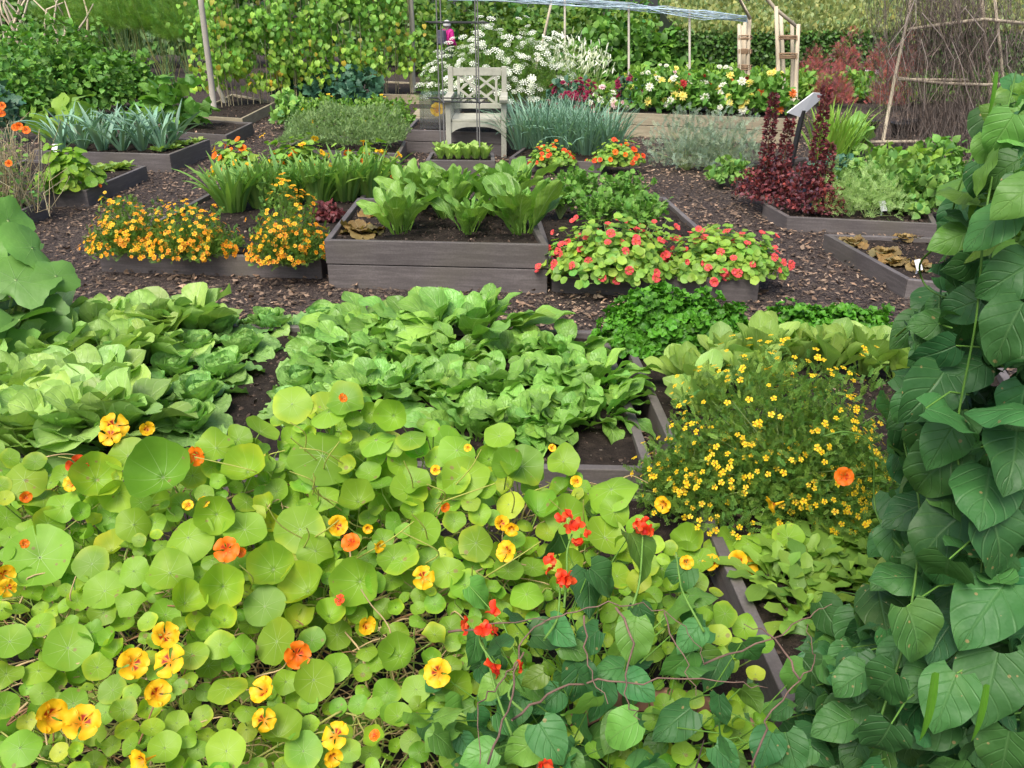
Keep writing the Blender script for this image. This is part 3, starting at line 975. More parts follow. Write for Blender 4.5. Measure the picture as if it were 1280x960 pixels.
# --- bed B: parsley, pale lettuce, yellow marigold
CURL = [T_disc(3, 14, .3, .28, 4, .12, i) for i in range(5)]


def parsley_spec(rx, ry, rz, n):
    P, N = blob_points(n, rx, ry, rz, .55, .05)
    P[:, 2] += rz * .1
    u = unit(N + rng.normal(0, .4, (n, 3)) + np.array([0, 0, .3]))
    mb = MB().scatter(CURL, P, frames(np.cross(u, rng.normal(size=(n, 3))), u), rng.uniform(.014, .03, n), shades(n, .6, 1.35, .08))
    st = MB()
    for i in range(0, n, 12):
        st.tube([(P[i][0] * .2, P[i][1] * .2, 0), P[i] * np.array([.6, .6, .6]), P[i]], .003, .002, 4, cap=False)
    return [('leaves', mb.mesh('leaves', M['parsley'])), ('stems', st.mesh('stems', M['stem']))]


for x, y, rx, rz, n, lb in [(832, 434, .33, .27, 2100, 'dense dark green curly parsley at the bed corner'), (888, 430, .22, .2, 900, 'lower curly parsley beside the tallest parsley'),
                            (1005, 424, .22, .16, 900, 'curly parsley behind the middle of the pale lettuce row'), (1066, 428, .24, .17, 900, 'curly parsley at the path end near the bean tower')]:
    put(parsley_spec(rx, .2, rz, n), 'parsley', lb, 'parsley', G(x, y, .12), 0, 1, 'curly parsley plants')
for i, (x, y) in enumerate([(862, 488), (905, 470), (950, 462), (995, 462), (1035, 466), (1080, 468), (1120, 474), (880, 520), (940, 500)]):
    put(palel[i % 3], 'pale_lettuce', (f'pale upright lettuce, {ord_[i]} from the left in the row behind the yellow marigold' if i < 7 else
        ('pale lettuce with yellowing leaf beside the bed rail' if i == 7 else 'pale lettuce tucked behind the yellow marigold flowers')), 'lettuce', G(x, y, .125), rr(), random.uniform(.85, 1.0), 'pale upright lettuces')
put(marigold(.4, .32, .45, 8000, 900, TM_y, MM_y, .0108, sprig=.04), 'marigold', 'large airy bush of tiny yellow marigold flowers leaning over the bed rail', 'marigold', G(972, 622, .12), 0, 1)
put(marigold(.2, .18, .2, 1700, 70, TM_y, MM_y, .0108, sprig=.038), 'marigold', 'low thin yellow marigold sprawling across the rail beside the large marigold bush', 'marigold', G(858, 628, .1), 0, 1)

# --- low greens behind bean tower
low = [rosette([T_leaf('chard', .2, .8, .2, .03, 3, nl=8, nw=3, lobes=.35, seed=i) for i in range(5)], 'nast_far', 18, (.08, .17), (75, 20), .04, (.6, 1.05, .1)) for _ in range(3)]
for i, (x, y) in enumerate([(1005, 705), (1050, 690), (1095, 680), (1040, 730), (1085, 735), (1010, 745), (1130, 720), (1060, 660), (1110, 640), (972, 728), (1000, 770)]):
    put(low[i % 3], 'rocket', f'low toothed salad rocket plant, {ord_[i]} counted outward from the marigold foot', 'salad plant', G(x, y, .125), rr(), random.uniform(.9, 1.25), 'low salad rocket plants beneath the bean tower')


# ------------------------------------------------------------------ foreground nasturtium
def mound_Y(px, py):
    t = np.clip((py - 500) / 460, 0, 1)
    return 2.25 - .95 * t + .12 * (px < 0) + .03 * math.sin(px * .02)


def in_mound(x, y):
    top = np.interp(x, [-60, 0, 60, 140, 220, 300, 360, 430, 500, 560, 640, 700, 760, 800, 850, 900, 950, 1000],
                    [560, 560, 580, 575, 575, 545, 510, 490, 515, 545, 568, 590, 618, 640, 690, 740, 800, 900])
    return y > top


hero = [(403, 570, 88), (50, 697, 85), (115, 705, 48), (131, 739, 52), (167, 656, 45), (235, 672, 65), (204, 597, 80), (79, 633, 42), (212, 716, 60), (231, 754, 47),
        (167, 714, 40), (279, 733, 56), (306, 662, 55), (271, 643, 50), (375, 662, 64), (394, 689, 46), (342, 712, 58), (385, 739, 58), (331, 758, 54), (406, 622, 38),
        (448, 627, 45), (450, 727, 62), (412, 770, 38), (346, 802, 62), (275, 806, 38), (281, 775, 32), (304, 814, 38), (392, 850, 54), (285, 860, 52), (348, 922, 56),
        (283, 939, 52), (308, 889, 28), (387, 906, 26), (240, 818, 42), (206, 935, 42), (154, 887, 34), (92, 879, 40), (85, 810, 60), (50, 781, 36), (12, 802, 50),
        (48, 839, 40), (8, 843, 40), (6, 881, 35), (458, 814, 28), (487, 818, 30), (491, 893, 34), (492, 697, 45), (379, 939, 50), (25, 935, 50), (510, 614, 52),
        (502, 702, 50), (529, 662, 45), (595, 679, 48), (560, 716, 44), (581, 731, 40), (468, 729, 30), (581, 597, 62), (639, 585, 42), (635, 714, 40), (643, 675, 30),
        (568, 651, 30), (500, 820, 48), (497, 895, 36), (543, 793, 32), (520, 862, 38), (652, 583, 60), (704, 577, 44), (764, 612, 66), (756, 672, 58), (710, 647, 60),
        (768, 640, 42), (672, 639, 45), (658, 743, 45), (326, 539, 48), (411, 515, 50), (470, 550, 48), (365, 505, 52), (431, 500, 50), (492, 520, 42), (571, 563, 48),
        (624, 545, 40), (514, 548, 42), (567, 602, 46), (519, 602, 42), (120, 600, 60), (30, 600, 55), (160, 570, 50), (270, 560, 50), (310, 590, 55), (60, 655, 45)]
hp = [(x, y, s * .5, 0.) for x, y, s in hero]
rimy = lambda x: np.interp(x, [740, 800, 865, 930, 1000], [850, 838, 838, 868, 915])
# fill
pts = [(x, y, s * .5) for x, y, s in hero]
tries = 0
while tries < 14000:
    tries += 1
    x, y = random.uniform(-90, 960), random.uniform(485, 1060)
    if not in_mound(x, y) or (x > 770 and abs(y - rimy(x)) < 12):
        continue
    dens = 1.0
    if y > 770 and x < 560: dens = .3
    if 540 < y < 700 and 430 < x < 700: dens = .4
    if x > 640 and y > 800: dens = .3
    if random.random() > dens: continue
    r = random.choice([random.uniform(8, 15), random.uniform(12, 21)])
    if all((x - a) ** 2 + (y - b) ** 2 > ((r + c) * .62) ** 2 for a, b, c in pts):
        pts.append((x, y, r)); hp.append((x, y, r, random.uniform(.0, .07)))
# deeper layer that shows through the gaps
for _ in range(620):
    x, y = random.uniform(-120, 900), random.uniform(510, 1050)
    if in_mound(x, y - 14) and not (x > 770 and abs(y - rimy(x)) < 14) and (y < 790 or random.random() < .2) and (x < 650 or random.random() < .6):
        hp.append((x, y, random.uniform(16, 28), random.uniform(.1, .3)))
P, N, S, Cc = [], [], [], []
for x, y, r, dp in hp:
    p = A(x, y, mound_Y(x, y) + dp)
    if p[2] < .05: p[2] = .05 + random.uniform(0, .04)
    P.append(p); S.append(r * mpp(p) * .96)
    tocam = unit(np.array([0, 0, HC]) - p)
    N.append(unit(tocam * .75 + np.array([0, 0, .65]) + rng.normal(0, .36 if dp < .08 else .6, 3)))
P, N, S = np.array(P), np.array(N), np.array(S)
n = len(P)
cc = shades(n, .78, 1.18, .12)
old = rng.uniform(0, 1, n) < .07
old[:len(hero)] = False
cc[old] *= np.array([1.9, 1.35, 1.6])
patch = thing('nasturtium_patch', 'sprawling foreground mass of round nasturtium leaves with yellow and orange flowers', 'nasturtium', (-.4, 1.8, 0))
off = np.array([-.4, 1.8, 0])
mb = MB().scatter(NDISC, P - off, frames(np.cross(N, rng.normal(size=(n, 3))), N), S, cc)
obj('leaves', mb.mesh('leaves', M['nast']), patch)
# leaf stalks
mb = MB()
for i in range(n):
    p = P[i] - off
    b = p + np.array([random.uniform(-.12, .12), random.uniform(.02, .16), -random.uniform(.12, .3)])
    b[2] = max(b[2], .02)
    m_ = (p - N[i] * .05 + b) / 2 + rng.normal(0, .015, 3)
    c = random.uniform(.8, 1.5)
    mb.tube([b, m_, p - N[i] * .03, p + N[i] * .001], .0022, .0016, 4, (c, c * 1.05, c * .7), cap=False)
obj('leaf_stalks', mb.mesh('leaf_stalks', M['stem']), patch)
# trailing stems and straw
mb = MB()
for _ in range(900):
    x, y = random.uniform(-80, 560), random.uniform(740, 1000)
    if random.random() < .35: x, y = random.uniform(-60, 750), random.uniform(620, 800)
    Y = mound_Y(x, y) + random.uniform(.08, .3)
    p = A(x, y, Y) - off
    p[2] = max(p[2], .03)
    d = np.array([random.gauss(.6, .9), abs(random.gauss(0, .4)), random.gauss(-.1, .22)]); d = unit(d) * random.uniform(.1, .3)
    pp = [p + d * t + np.array([0, 0, .05 * math.sin(t * 3.1)]) + rng.normal(0, .01, 3) for t in np.linspace(0, 1, 6)]
    k = random.random()
    col = (1.1, .95, .8) if k < .5 else ((.75, .9, .4) if k < .8 else (.6, .38, .3))
    mb.tube(smooth(pp, 3), random.uniform(.0018, .0042), .0015, 4, col, cap=False)
for _ in range(34):
    x, y = random.uniform(300, 800), random.uniform(560, 740)
    Y = mound_Y(x, y) + .04
    x2, y2 = x + random.gauss(0, 38), y - random.uniform(15, 60)
    if not in_mound(x2, y2 - 4): continue
    a, b = A(x, y, Y) - off, A(x2, y2, Y - .09) - off
    m_ = (a + b) / 2 + np.array([random.gauss(0, .03), -.02, random.uniform(0, .03)])
    mb.tube(smooth([a, m_, b]), .0022, .0014, 5, (1.0, 1.25, .45), cap=False)
obj('trailing_stems', mb.mesh('trailing_stems', M['dry']), patch)
# hero petals
fl = [(60, 895, 44, 'y'), (102, 905, 44, 'y'), (165, 830, 38, 'y'), (213, 827, 40, 'y'), (205, 795, 34, 'y'), (332, 864, 36, 'y'), (549, 841, 36, 'y'), (529, 722, 28, 'y'),
      (456, 780, 26, 'y'), (330, 900, 28, 'y'), (182, 950, 38, 'y'), (3, 718, 28, 'y'), (284, 687, 32, 'o'), (370, 818, 34, 'o'), (195, 868, 36, 'y'), (248, 569, 26, 'o'),
      (96, 580, 26, 'r'), (143, 533, 32, 'y'), (138, 545, 26, 'y'), (183, 534, 20, 'y'), (90, 605, 20, 'y'), (32, 620, 16, 'o'), (420, 657, 28, 'y'), (440, 680, 26, 'o'), (472, 682, 18, 'y'),
      (420, 920, 34, 'y'), (415, 945, 26, 'y'), (255, 627, 14, 'y'), (555, 633, 14, 'o'), (545, 588, 14, 'y'), (428, 498, 12, 'o'), (625, 655, 22, 'y'), (635, 690, 28, 'y'),
      (720, 602, 16, 'y'), (830, 630, 22, 'y'), (858, 703, 18, 'y'), (235, 632, 14, 'y'), (30, 680, 12, 'o'), (425, 750, 14, 'r'), (300, 690, 14, 'o'), (460, 660, 14, 'y'), (640, 660, 20, 'y'),
      (8, 735, 22, 'y'), (585, 560, 10, 'y'), (470, 920, 16, 'o'), (690, 560, 10, 'y')]
for x, y, s, k in fl:
    p = A(x, y, mound_Y(x, y) - random.uniform(.015, .06))
    tocam = unit(np.array([0, 0, HC]) - p)
    N1 = unit(tocam + np.array([random.uniform(-.8, .8), 0, random.uniform(-.5, .6)]))
    R = frame1(np.cross(N1, rng.normal(size=3)), N1)
    o = obj('flower', random.choice({'y': FM_y, 'o': FM_o, 'r': FM_r}[k]), patch)
    o.matrix_local = M4(p - off, R, s * .53 * mpp(p))
# the nasturtium trailing over the rail at the right
def loose_nast(name, label, leaves, flowers, Yf, mat='nast'):
    c = A(leaves[0][0], leaves[0][1], Yf); base = np.array([c[0], c[1], 0])
    t = thing(name, label, 'nasturtium', base)
    mb, st = MB(), MB()
    for x, y, s in leaves:
        p = A(x, y, Yf + random.uniform(-.05, .08)); p[2] = max(p[2], .14)
        N1 = unit(unit(np.array([0, 0, HC]) - p) * .7 + np.array([0, 0, .7]) + rng.normal(0, .3, 3))
        c = random.uniform(.8, 1.15)
        mb.add(random.choice(NDISC), p - base, frame1(np.cross(N1, rng.normal(size=3)), N1), s * .5 * mpp(p), (c, c, c))
        st.tube([np.array([random.uniform(-.1, .1), .1, .03]), (p - base) * np.array([.7, .7, .5]), p - base], .002, .002, 4, (.9, 1, .6), cap=False)
    obj('leaves', mb.mesh('leaves', M[mat]), t); obj('stems', st.mesh('stems', M['stem']), t)
    for x, y, s, k in flowers:
        p = A(x, y, Yf - .06)
        N1 = unit(unit(np.array([0, 0, HC]) - p) + rng.normal(0, .25, 3))
        o = obj('flower', random.choice({'y': FM_y, 'o': FM_o, 'r': FM_r}[k]), t)
        o.matrix_local = M4(p - base, frame1(np.cross(N1, rng.normal(size=3)), N1), s * .56 * mpp(p))


loose_nast('nasturtium', 'small nasturtium climbing the bed rail with a bunched amber flower', [(935, 680, 34), (985, 672, 40), (990, 690, 44), (965, 665, 26), (905, 690, 28), (860, 680, 40), (870, 745, 36), (925, 740, 34), (890, 760, 40), (850, 790, 44), (900, 790, 40), (850, 840, 40), (895, 720, 30), (1010, 700, 34)],
           [(928, 708, 34, 'y'), (922, 700, 24, 'y'), (890, 705, 22, 'y'), (970, 630, 26, 'y'), (1055, 596, 24, 'o')], 2.35)

# ------------------------------------------------------------------ runner beans, bottom centre, in a terracotta pot
BEANL = [T_leaf('heart', .41 + .02 * (i % 3), .25 + .12 * i, -.25 + .07 * i, .04, 2, nl=12, nw=8, back=.12, crk=.007, seed=i, twist=.4) for i in range(8)]
BEANS = [T_leaf('heart', .45, .6, .1, .03, 2, nl=5, nw=2, back=.12, seed=i) for i in range(4)]


def bean_leaves(pl, base, Yfn, jit=.3, tipdir=(0, -1), light=.0, face=.8, sag=.5):
    P, Fw, N, S, C = [], [], [], [], []
    for x, y, s, dp, ang in pl:
        p = A(x, y, Yfn(x, y) + dp)
        tocam = unit(np.array([0, 0, HC]) - p)
        nrm = unit(tocam * face + np.array([0, 0, .45]) + rng.normal(0, jit, 3))
        a = ang
        d = np.array([math.cos(a), 0, math.sin(a)])            # direction the tip points in the picture plane
        d = d - nrm * np.dot(d, nrm)
        L = s * mpp(p) * random.uniform(.78, 1.0)
        P.append(p - unit(d) * L * .5 - base); Fw.append(d); N.append(nrm); S.append(L)
        k = random.uniform(.6, 1.35); q = random.gauss(0, .1)
        k *= (1 + light * random.random())
        C.append((k * (1 + q), k, k * (1 - q)))
    return np.array(P), np.array(Fw), np.array(N), np.array(S), np.array(C)


# terracotta pot
pc = np.array([.33, 1.29, 0])
pot = thing('terracotta_pot', 'large terracotta pot rim showing among the bean leaves at the bottom', 'pot', pc)
prof_ = [(.2, 0), (.265, .26), (.282, .265), (.285, .3), (.283, .308), (.272, .311), (.264, .306), (.255, .25)]
mb = MB(); NS = 40
V = [(r * math.cos(2 * PI * k / NS), r * math.sin(2 * PI * k / NS), z) for r, z in prof_ for k in range(NS)]
mb.add(T(V, grid_faces(len(prof_) - 1, NS, True)))
obj('pot_wall', mb.mesh('pot_wall', M['terracotta']), pot)
mb = MB()
d = T_disc(5, 24, 0, 0, 3, 0, 3)
d.V[:, 2] = [noise.noise(Vector((v[0] * 5, v[1] * 5, 1))) * .06 for v in d.V]
mb.add(d, (0, 0, .262), None, .257)
obj('soil', mb.mesh('soil', M['soil']), pot)

base = np.array([.25, 1.4, 0])
pl = []
RIM = [(740, 850), (800, 838), (865, 838), (930, 868), (1000, 915)]


def near_rim(x, y, s):
    return y > 760 and abs(y - 8 - np.interp(x, [q[0] for q in RIM], [q[1] for q in RIM])) < 4 + s * .16 and x > 770


hb = [(805, 697, 78), (760, 728, 60), (652, 770, 48), (700, 792, 52), (722, 812, 46), (793, 808, 72), (770, 915, 70), (838, 905, 78), (640, 902, 54), (690, 690, 48), (737, 742, 66), (840, 762, 70),
      (560, 892, 46), (885, 852, 60), (905, 935, 60), (955, 940, 62), (595, 945, 56), (820, 955, 70), (665, 850, 44), (745, 855, 60), (880, 745, 44), (620, 800, 60), (560, 930, 50), (990, 945, 60), (530, 905, 50),
      (690, 930, 60), (725, 890, 56), (860, 800, 56), (800, 860, 60), (940, 870, 50), (610, 860, 50), (650, 940, 60), (900, 890, 50)]
for x, y, s in hb:
    if not near_rim(x, y, s * .8): pl.append((x, y, s, random.uniform(-.05, .03), random.uniform(-2.6, -.4)))
for _ in range(190):
    x, y = random.uniform(530, 1000), random.uniform(700, 1050)
    if y < 790 and random.random() < .62: continue
    if y > 700 + max(0, 640 - x) * 1.2 and y > 700 + max(0, x - 860) * 1.1:
        if (random.random() < .75 or y > 880) and not near_rim(x, y, 46):
            pl.append((x, y, random.uniform(36, 64), random.uniform(.02, .2), random.uniform(-2.8, -.2)))
YB = lambda x, y: 1.72 - .55 * min(1, max(0, (y - 650) / 310))
Pb, Fb, Nb, Sb, Cb = bean_leaves(pl, base, YB, .5, face=.6)
kk = rng.uniform(0, 1, len(Pb)) < .35
t = thing('runner_bean', 'runner bean plant with scarlet flowers sprawling over the twigs at bottom centre', 'bean plant', base)
mb = MB().scatter(BEANL, Pb[~kk], frames(Fb[~kk], Nb[~kk]), Sb[~kk], Cb[~kk] * 1.15).scatter(BEANL, Pb[kk], frames(Fb[kk], Nb[kk]), Sb[kk], Cb[kk], m=1)
obj('leaves', mb.mesh('leaves', [M['bean'], M['bean_l']]), t)
mb = MB()
for i in range(0, len(Pb), 1):
    p = Pb[i]
    b = np.array([p[0] * .5 + random.uniform(-.1, .1), p[1] * .3 + .1, max(.02, p[2] - random.uniform(.15, .4))])
    mb.tube([b, (b + p) / 2 + rng.normal(0, .02, 3), p], .0022, .0013, 4, (.5, .8, .35), cap=False)
for x0, y0, x1, y1 in [(625, 870, 600, 792), (640, 920, 602, 800), (705, 760, 715, 668), (790, 760, 802, 668), (680, 800, 700, 732), (880, 790, 845, 690), (655, 890, 630, 842)]:
    a, b = A(x0, y0, YB(x0, y0) - .03) - base, A(x1, y1, YB(x1, y1) - .04) - base
    mb.tube(smooth([a, a * .6 + b * .4 + rng.normal(0, .009, 3), a * .25 + b * .75 + rng.normal(0, .008, 3), b]), .003, .002, 6, (.4, .62, .28))
obj('stems', mb.mesh('stems', M['stem']), t)
pea = join([(T_leaf('round', .55, 1.0, .5, nl=5, nw=4, seed=k), frame1((math.cos(a), math.sin(a), l), (0, 0, 1)), (0, 0, 0), s, c) for k, (a, l, s, c) in
            enumerate([(0, .5, 1, (.85, .05, .012)), (2.0, .2, .8, (.9, .12, .03)), (4.2, .3, .8, (.9, .1, .02)), (3.1, 1.5, .6, (.6, .02, .01))])])
PEA = MB().add(pea).mesh('scarlet_bean_flower', M['petal'])
for cx, cy, k in [(715, 655, 6), (802, 658, 6), (725, 676, 3), (700, 722, 7), (598, 786, 9), (628, 833, 4), (685, 957, 2), (690, 708, 2), (620, 762, 2)]:
    for j in range(k):
        p = A(cx + random.gauss(0, 9), cy + random.gauss(0, 6), YB(cx, cy) - .07 + random.uniform(-.02, .02))
        N1 = unit(rng.normal(size=3))
        o = obj('flower', PEA, t); o.matrix_local = M4(p - base, frame1(np.cross(N1, rng.normal(size=3)), N1), random.uniform(.014, .021))

# twigs lying over the pot
tw = thing('twig_support', 'bare forked brown twigs pushed in among the runner bean leaves', 'twigs', A(800, 900, 1.3) * np.array([1, 1, 0]))
to = np.array(tw.location)
mb = MB()
for path in [[(610, 955), (640, 870), (655, 800), (700, 770), (760, 755), (830, 765), (870, 800), (880, 830)], [(560, 790), (620, 780), (700, 772)], [(770, 760), (790, 800), (780, 870), (800, 900)],
             [(655, 815), (630, 850), (600, 880), (600, 955)], [(880, 830), (960, 800), (1010, 770), (1040, 755)], [(830, 765), (850, 820), (870, 870)], [(640, 900), (700, 860), (780, 850), (900, 850), (960, 860)],
             [(940, 960), (960, 900), (1000, 850), (1020, 820), (1010, 780)], [(1000, 850), (970, 800), (930, 780)], [(870, 960), (880, 925)], [(730, 770), (735, 830), (760, 880)]]:
    pp = [A(x, y, YB(min(x, 900), y) - .07 + random.uniform(-.01, .02)) - to for x, y in path]
    pp = smooth(pp); pp[1:-1] += rng.normal(0, .0035, pp[1:-1].shape)
    mb.tube(pp, random.uniform(.0018, .003), .0008, 6, (1.1, .85, .75))
obj('twigs', mb.mesh('twigs', M['twig']), tw)

# ------------------------------------------------------------------ bean tower, right foreground
base = np.array([1.15, 1.75, 0])


def tower_left(y):
    return np.interp(y, [100, 150, 180, 210, 260, 300, 335, 370, 400, 440, 490, 560, 640, 730, 800, 850, 1000], [1268, 1245, 1215, 1190, 1175, 1168, 1185, 1178, 1138, 1128, 1108, 1115, 1118, 1085, 1050, 1000, 965])


def YT(x, y):
    l = tower_left(y)
    t = np.clip((x - l) / 160, 0, 1)
    return 1.95 - .5 * math.sqrt(max(0, 1 - (1 - t) ** 2)) - .25 * np.clip((y - 500) / 460, 0, 1)


hb = [(1150, 800, 108, -1.4), (1235, 865, 120, -1.5), (1228, 765, 110, -1.8), (1160, 592, 112, -2.3), (1168, 668, 100, -2.0), (1232, 620, 125, -1.6), (1200, 522, 92, -1.3), (1157, 498, 88, -2.2),
      (1212, 330, 88, -2.9), (1255, 350, 95, -2.5), (1230, 285, 90, -2.7), (1196, 385, 66, -2.9), (1165, 445, 66, -2.6), (1128, 512, 60, -2.0), (1162, 405, 58, -3.0), (1255, 420, 95, -1.8), (1250, 510, 100, -1.5),
      (1120, 720, 80, -2.6), (1180, 720, 90, -1.7), (1255, 690, 110, -1.4), (1100, 860, 80, -2.2), (1180, 880, 90, -1.6), (1060, 850, 66, -2.0), (1040, 905, 70, -2.4), (1100, 930, 80, -1.8), (1255, 950, 100, -1.5), (1170, 950, 80, -1.6),
      (1195, 240, 60, -2.9), (1225, 215, 60, -2.7), (1250, 170, 60, -2.0), (1270, 140, 60, -2.2), (1265, 250, 75, -2.4), (1185, 300, 66, -2.7), (1010, 870, 50, -2.0), (1175, 560, 80, -1.9), (1270, 570, 100, -1.7), (1130, 640, 70, -2.4),
      (1265, 100, 45, 2.0), (1240, 140, 40, 2.6)]
pl = [(x, y, s, random.uniform(-.04, .0), a) for x, y, s, a in hb]
for _ in range(900):
    y = random.uniform(110, 1080); x = random.uniform(tower_left(y) - 5, 1420)
    sz = np.interp(y, [100, 300, 600, 1000], [44, 60, 72, 72]) * random.uniform(.6, 1.2)
    if x - sz * .35 < tower_left(y) and random.random() < .6: continue
    pl.append((x, y, sz, random.uniform(.02, .4), random.uniform(-2.6, -1.0)))
for _ in range(70):
    x, y = random.uniform(940, 1085), random.uniform(770, 1000)
    if y > 770 + max(0, 1040 - x) * .7:
        pl.append((x, y, random.uniform(40, 66), random.uniform(-.02, .2), random.uniform(-2.8, -.4)))
Pb, Fb, Nb, Sb, Cb = bean_leaves(pl, base, YT, .55, face=.78)
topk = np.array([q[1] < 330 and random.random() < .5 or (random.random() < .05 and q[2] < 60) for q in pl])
t = thing('climbing_bean', 'tall tower of big dark green climbing bean leaves filling the right edge', 'bean plant', base)
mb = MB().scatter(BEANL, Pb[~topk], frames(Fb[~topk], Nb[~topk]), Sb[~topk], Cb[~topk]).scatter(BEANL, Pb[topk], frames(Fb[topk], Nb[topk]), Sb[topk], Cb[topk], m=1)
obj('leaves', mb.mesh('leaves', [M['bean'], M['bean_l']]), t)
mb = MB()
for i in range(0, len(Pb), 3):
    p = Pb[i]
    b = p + np.array([.1 + random.uniform(0, .1), random.uniform(.02, .12), -random.uniform(-.02, .1)])
    mb.tube([b, (b + p) / 2 + np.array([0, 0, .02]), p], .0024, .0016, 4, (.4, .65, .3), cap=False)
for k in range(9):
    a = k * .7
    pp = [np.array([.12 * math.cos(a + z * 3) + .12, .12 * math.sin(a + z * 3), z]) for z in np.linspace(0, 1.62, 14)]
    mb.tube(pp, .004, .003, 5, (.7, 1.1, .5))
for path in [[(1100, 900), (1135, 780), (1150, 640), (1130, 540), (1165, 440), (1180, 330), (1200, 230), (1250, 130)], [(1250, 960), (1215, 820), (1230, 660), (1195, 560), (1220, 400), (1235, 250), (1270, 90)],
             [(1130, 690), (1095, 640), (1090, 560), (1060, 540), (1030, 545)], [(1180, 300), (1150, 330), (1160, 360), (1200, 375), (1235, 360)], [(1120, 420), (1150, 400), (1190, 410)]]:
    pp = smooth([A(x, y, YT(x, y) + .03) - base for x, y in path], 6)
    mb.tube(pp, .0028, .002, 6, (.3, .5, .2))
obj('stems', mb.mesh('stems', M['stem']), t)
pod = T_leaf('strap', .05, .3, .6, nl=8, nw=2, seed=3)
for x, y, s in [(1168, 900, 120), (1232, 905, 100), (1245, 120, 60)]:
    p = A(x, y - s * .5, YT(x, y) - .08) - base
    obj('pod', MB().add(pod, p, frame1((.05, -.1, -1), (0, -1, .2)), s * mpp(p + base), (.8, 1, .5)).mesh('pod', M['bean_l']), t)

# ------------------------------------------------------------------ squash leaves at the left edge
base = G(-60, 500, 0)
t = thing('squash_plant', 'squash plant with broad dull green leaves at the left edge', 'squash', base)
SQ = [T_disc(8, 40, .15 - .12 * i, .12, 2, .09, i, notch=.5) for i in range(4)]
mb, st = MB(), MB()
for x, y, s, Y, k in [(10, 275, 80, 4.3, 1.5), (40, 310, 90, 4.2, 1.3), (20, 350, 110, 4.0, 1.0), (70, 345, 70, 4.1, 1.0), (25, 400, 110, 3.85, .9), (60, 390, 60, 4.0, .85), (15, 450, 120, 3.7, 1.1), (-40, 380, 130, 3.8, 1), (-50, 460, 130, 3.6, 1), (60, 420, 70, 3.9, .8), (-30, 310, 100, 4.1, 1.2), (10, 300, 70, 4.5, .8), (50, 370, 80, 4.3, .7), (20, 430, 80, 4.0, .7)] + [(random.uniform(-90, 50), random.uniform(290, 460), random.uniform(50, 90), random.uniform(3.9, 4.5), random.uniform(.6, 1.2)) for _ in range(26)]:
    p = A(x, y, Y)
    N1 = unit(unit(np.array([0, 0, HC]) - p) * .6 + np.array([.2, 0, .7]) + rng.normal(0, .45, 3))
    mb.add(random.choice(SQ), p - base, frame1(np.cross(N1, rng.normal(size=3)), N1), s * .4 * mpp(p), (k * 1.1, k, k))
    st.tube([np.array([0, .3, .02]), (p - base) * np.array([.6, .6, .5]) + np.array([0, .1, 0]), p - base], .009, .006, 6)
obj('leaves', mb.mesh('leaves', M['squash']), t); obj('stems', st.mesh('stems', M['stem']), t)

# ------------------------------------------------------------------ left side plants
leek = [rosette(STRAPW, 'leek', 18, (.34, .66), (98, 50), .05, (.65, 1.4, .05), jit=1.2) for _ in range(3)]
for i in range(12):
    x = 78 + i * 12.5
    y = 188 - (i % 2) * 9
    put(leek[i % 3], 'leek', f'blue green leek, {ord_[i]} from the left in the leek bed', 'leek', G(x, y, .17), rr(), random.uniform(.85, 1.05), 'leeks in the raised bed')
seedl = rosette(SMALL, 'pale', 14, (.07, .13), (70, 20), .03, (.7, 1.1, .1))
for i, (x, y) in enumerate([(200, 189), (216, 186), (232, 181), (245, 178)]):
    put(seedl, 'seedling', f'small lime seedling beside the leeks, {ord_[i]} from the front', 'seedling', G(x, y, .17), rr(), 1, 'seedlings beside the leeks')
for i, (x, y) in enumerate([(125, 214), (142, 212), (158, 210)]):
    put(seedl, 'seedling', f'small green seedling in the bed with the nasturtium bush, {ord_[i]} from it', 'seedling', G(x, y, .12), rr(), 1.2, 'seedlings beside the nasturtium bush')
put(nast_bush(.27, .25, .36, 170, .055, 0 + 1, TF_o, FM_o, .02, mat='nast', col=(.8, 1.15, .08)), 'nasturtium', 'low round leaved nasturtium bush without open flowers at a bed corner', 'nasturtium', G(90, 240, .11), 0, 1)
# dried pea plant
base = G(10, 262, .11)
t = thing('dried_pea_plant', 'straw coloured dried pea plant tangled at the left edge', 'pea plant', base)
mb = MB()
for _ in range(230):
    h = random.uniform(.2, .75); a = rr()
    p0 = np.array([random.gauss(-.05, .18), random.gauss(0, .12), 0]); p1 = p0 + np.array([math.cos(a) * .22, math.sin(a) * .2, h])
    mb.tube([p0, (p0 + p1) / 2 + rng.normal(0, .05, 3), p1, p1 + rng.normal(0, .07, 3)], .0035, .0015, 4, shades(1, .8, 1.4, .1)[0], cap=False)
obj('stems', mb.mesh('stems', M['dry']), t)
P, N = blob_points(420, .32, .26, .72, .4)
mb = MB().scatter(TINY, P, frames(N + rng.normal(0, .6, N.shape), np.array([0, 0, 1.]) + rng.normal(0, .4, N.shape)), rng.uniform(.03, .06, len(P)), shades(len(P), .7, 1.3, .3))
obj('leaves', mb.mesh('leaves', M['soft']), t)
for x, y in [(3, 133), (2, 143), (20, 160), (33, 163), (12, 205), (24, 158)]:
    p = A(x, y, base[1] - .2) - base
    N1 = unit(np.array([.2, -1, .5]) + rng.normal(0, .3, 3))
    o = obj('flower', random.choice(FM_o), t); o.matrix_local = M4(p, frame1(np.cross(N1, rng.normal(size=3)), N1), .035)

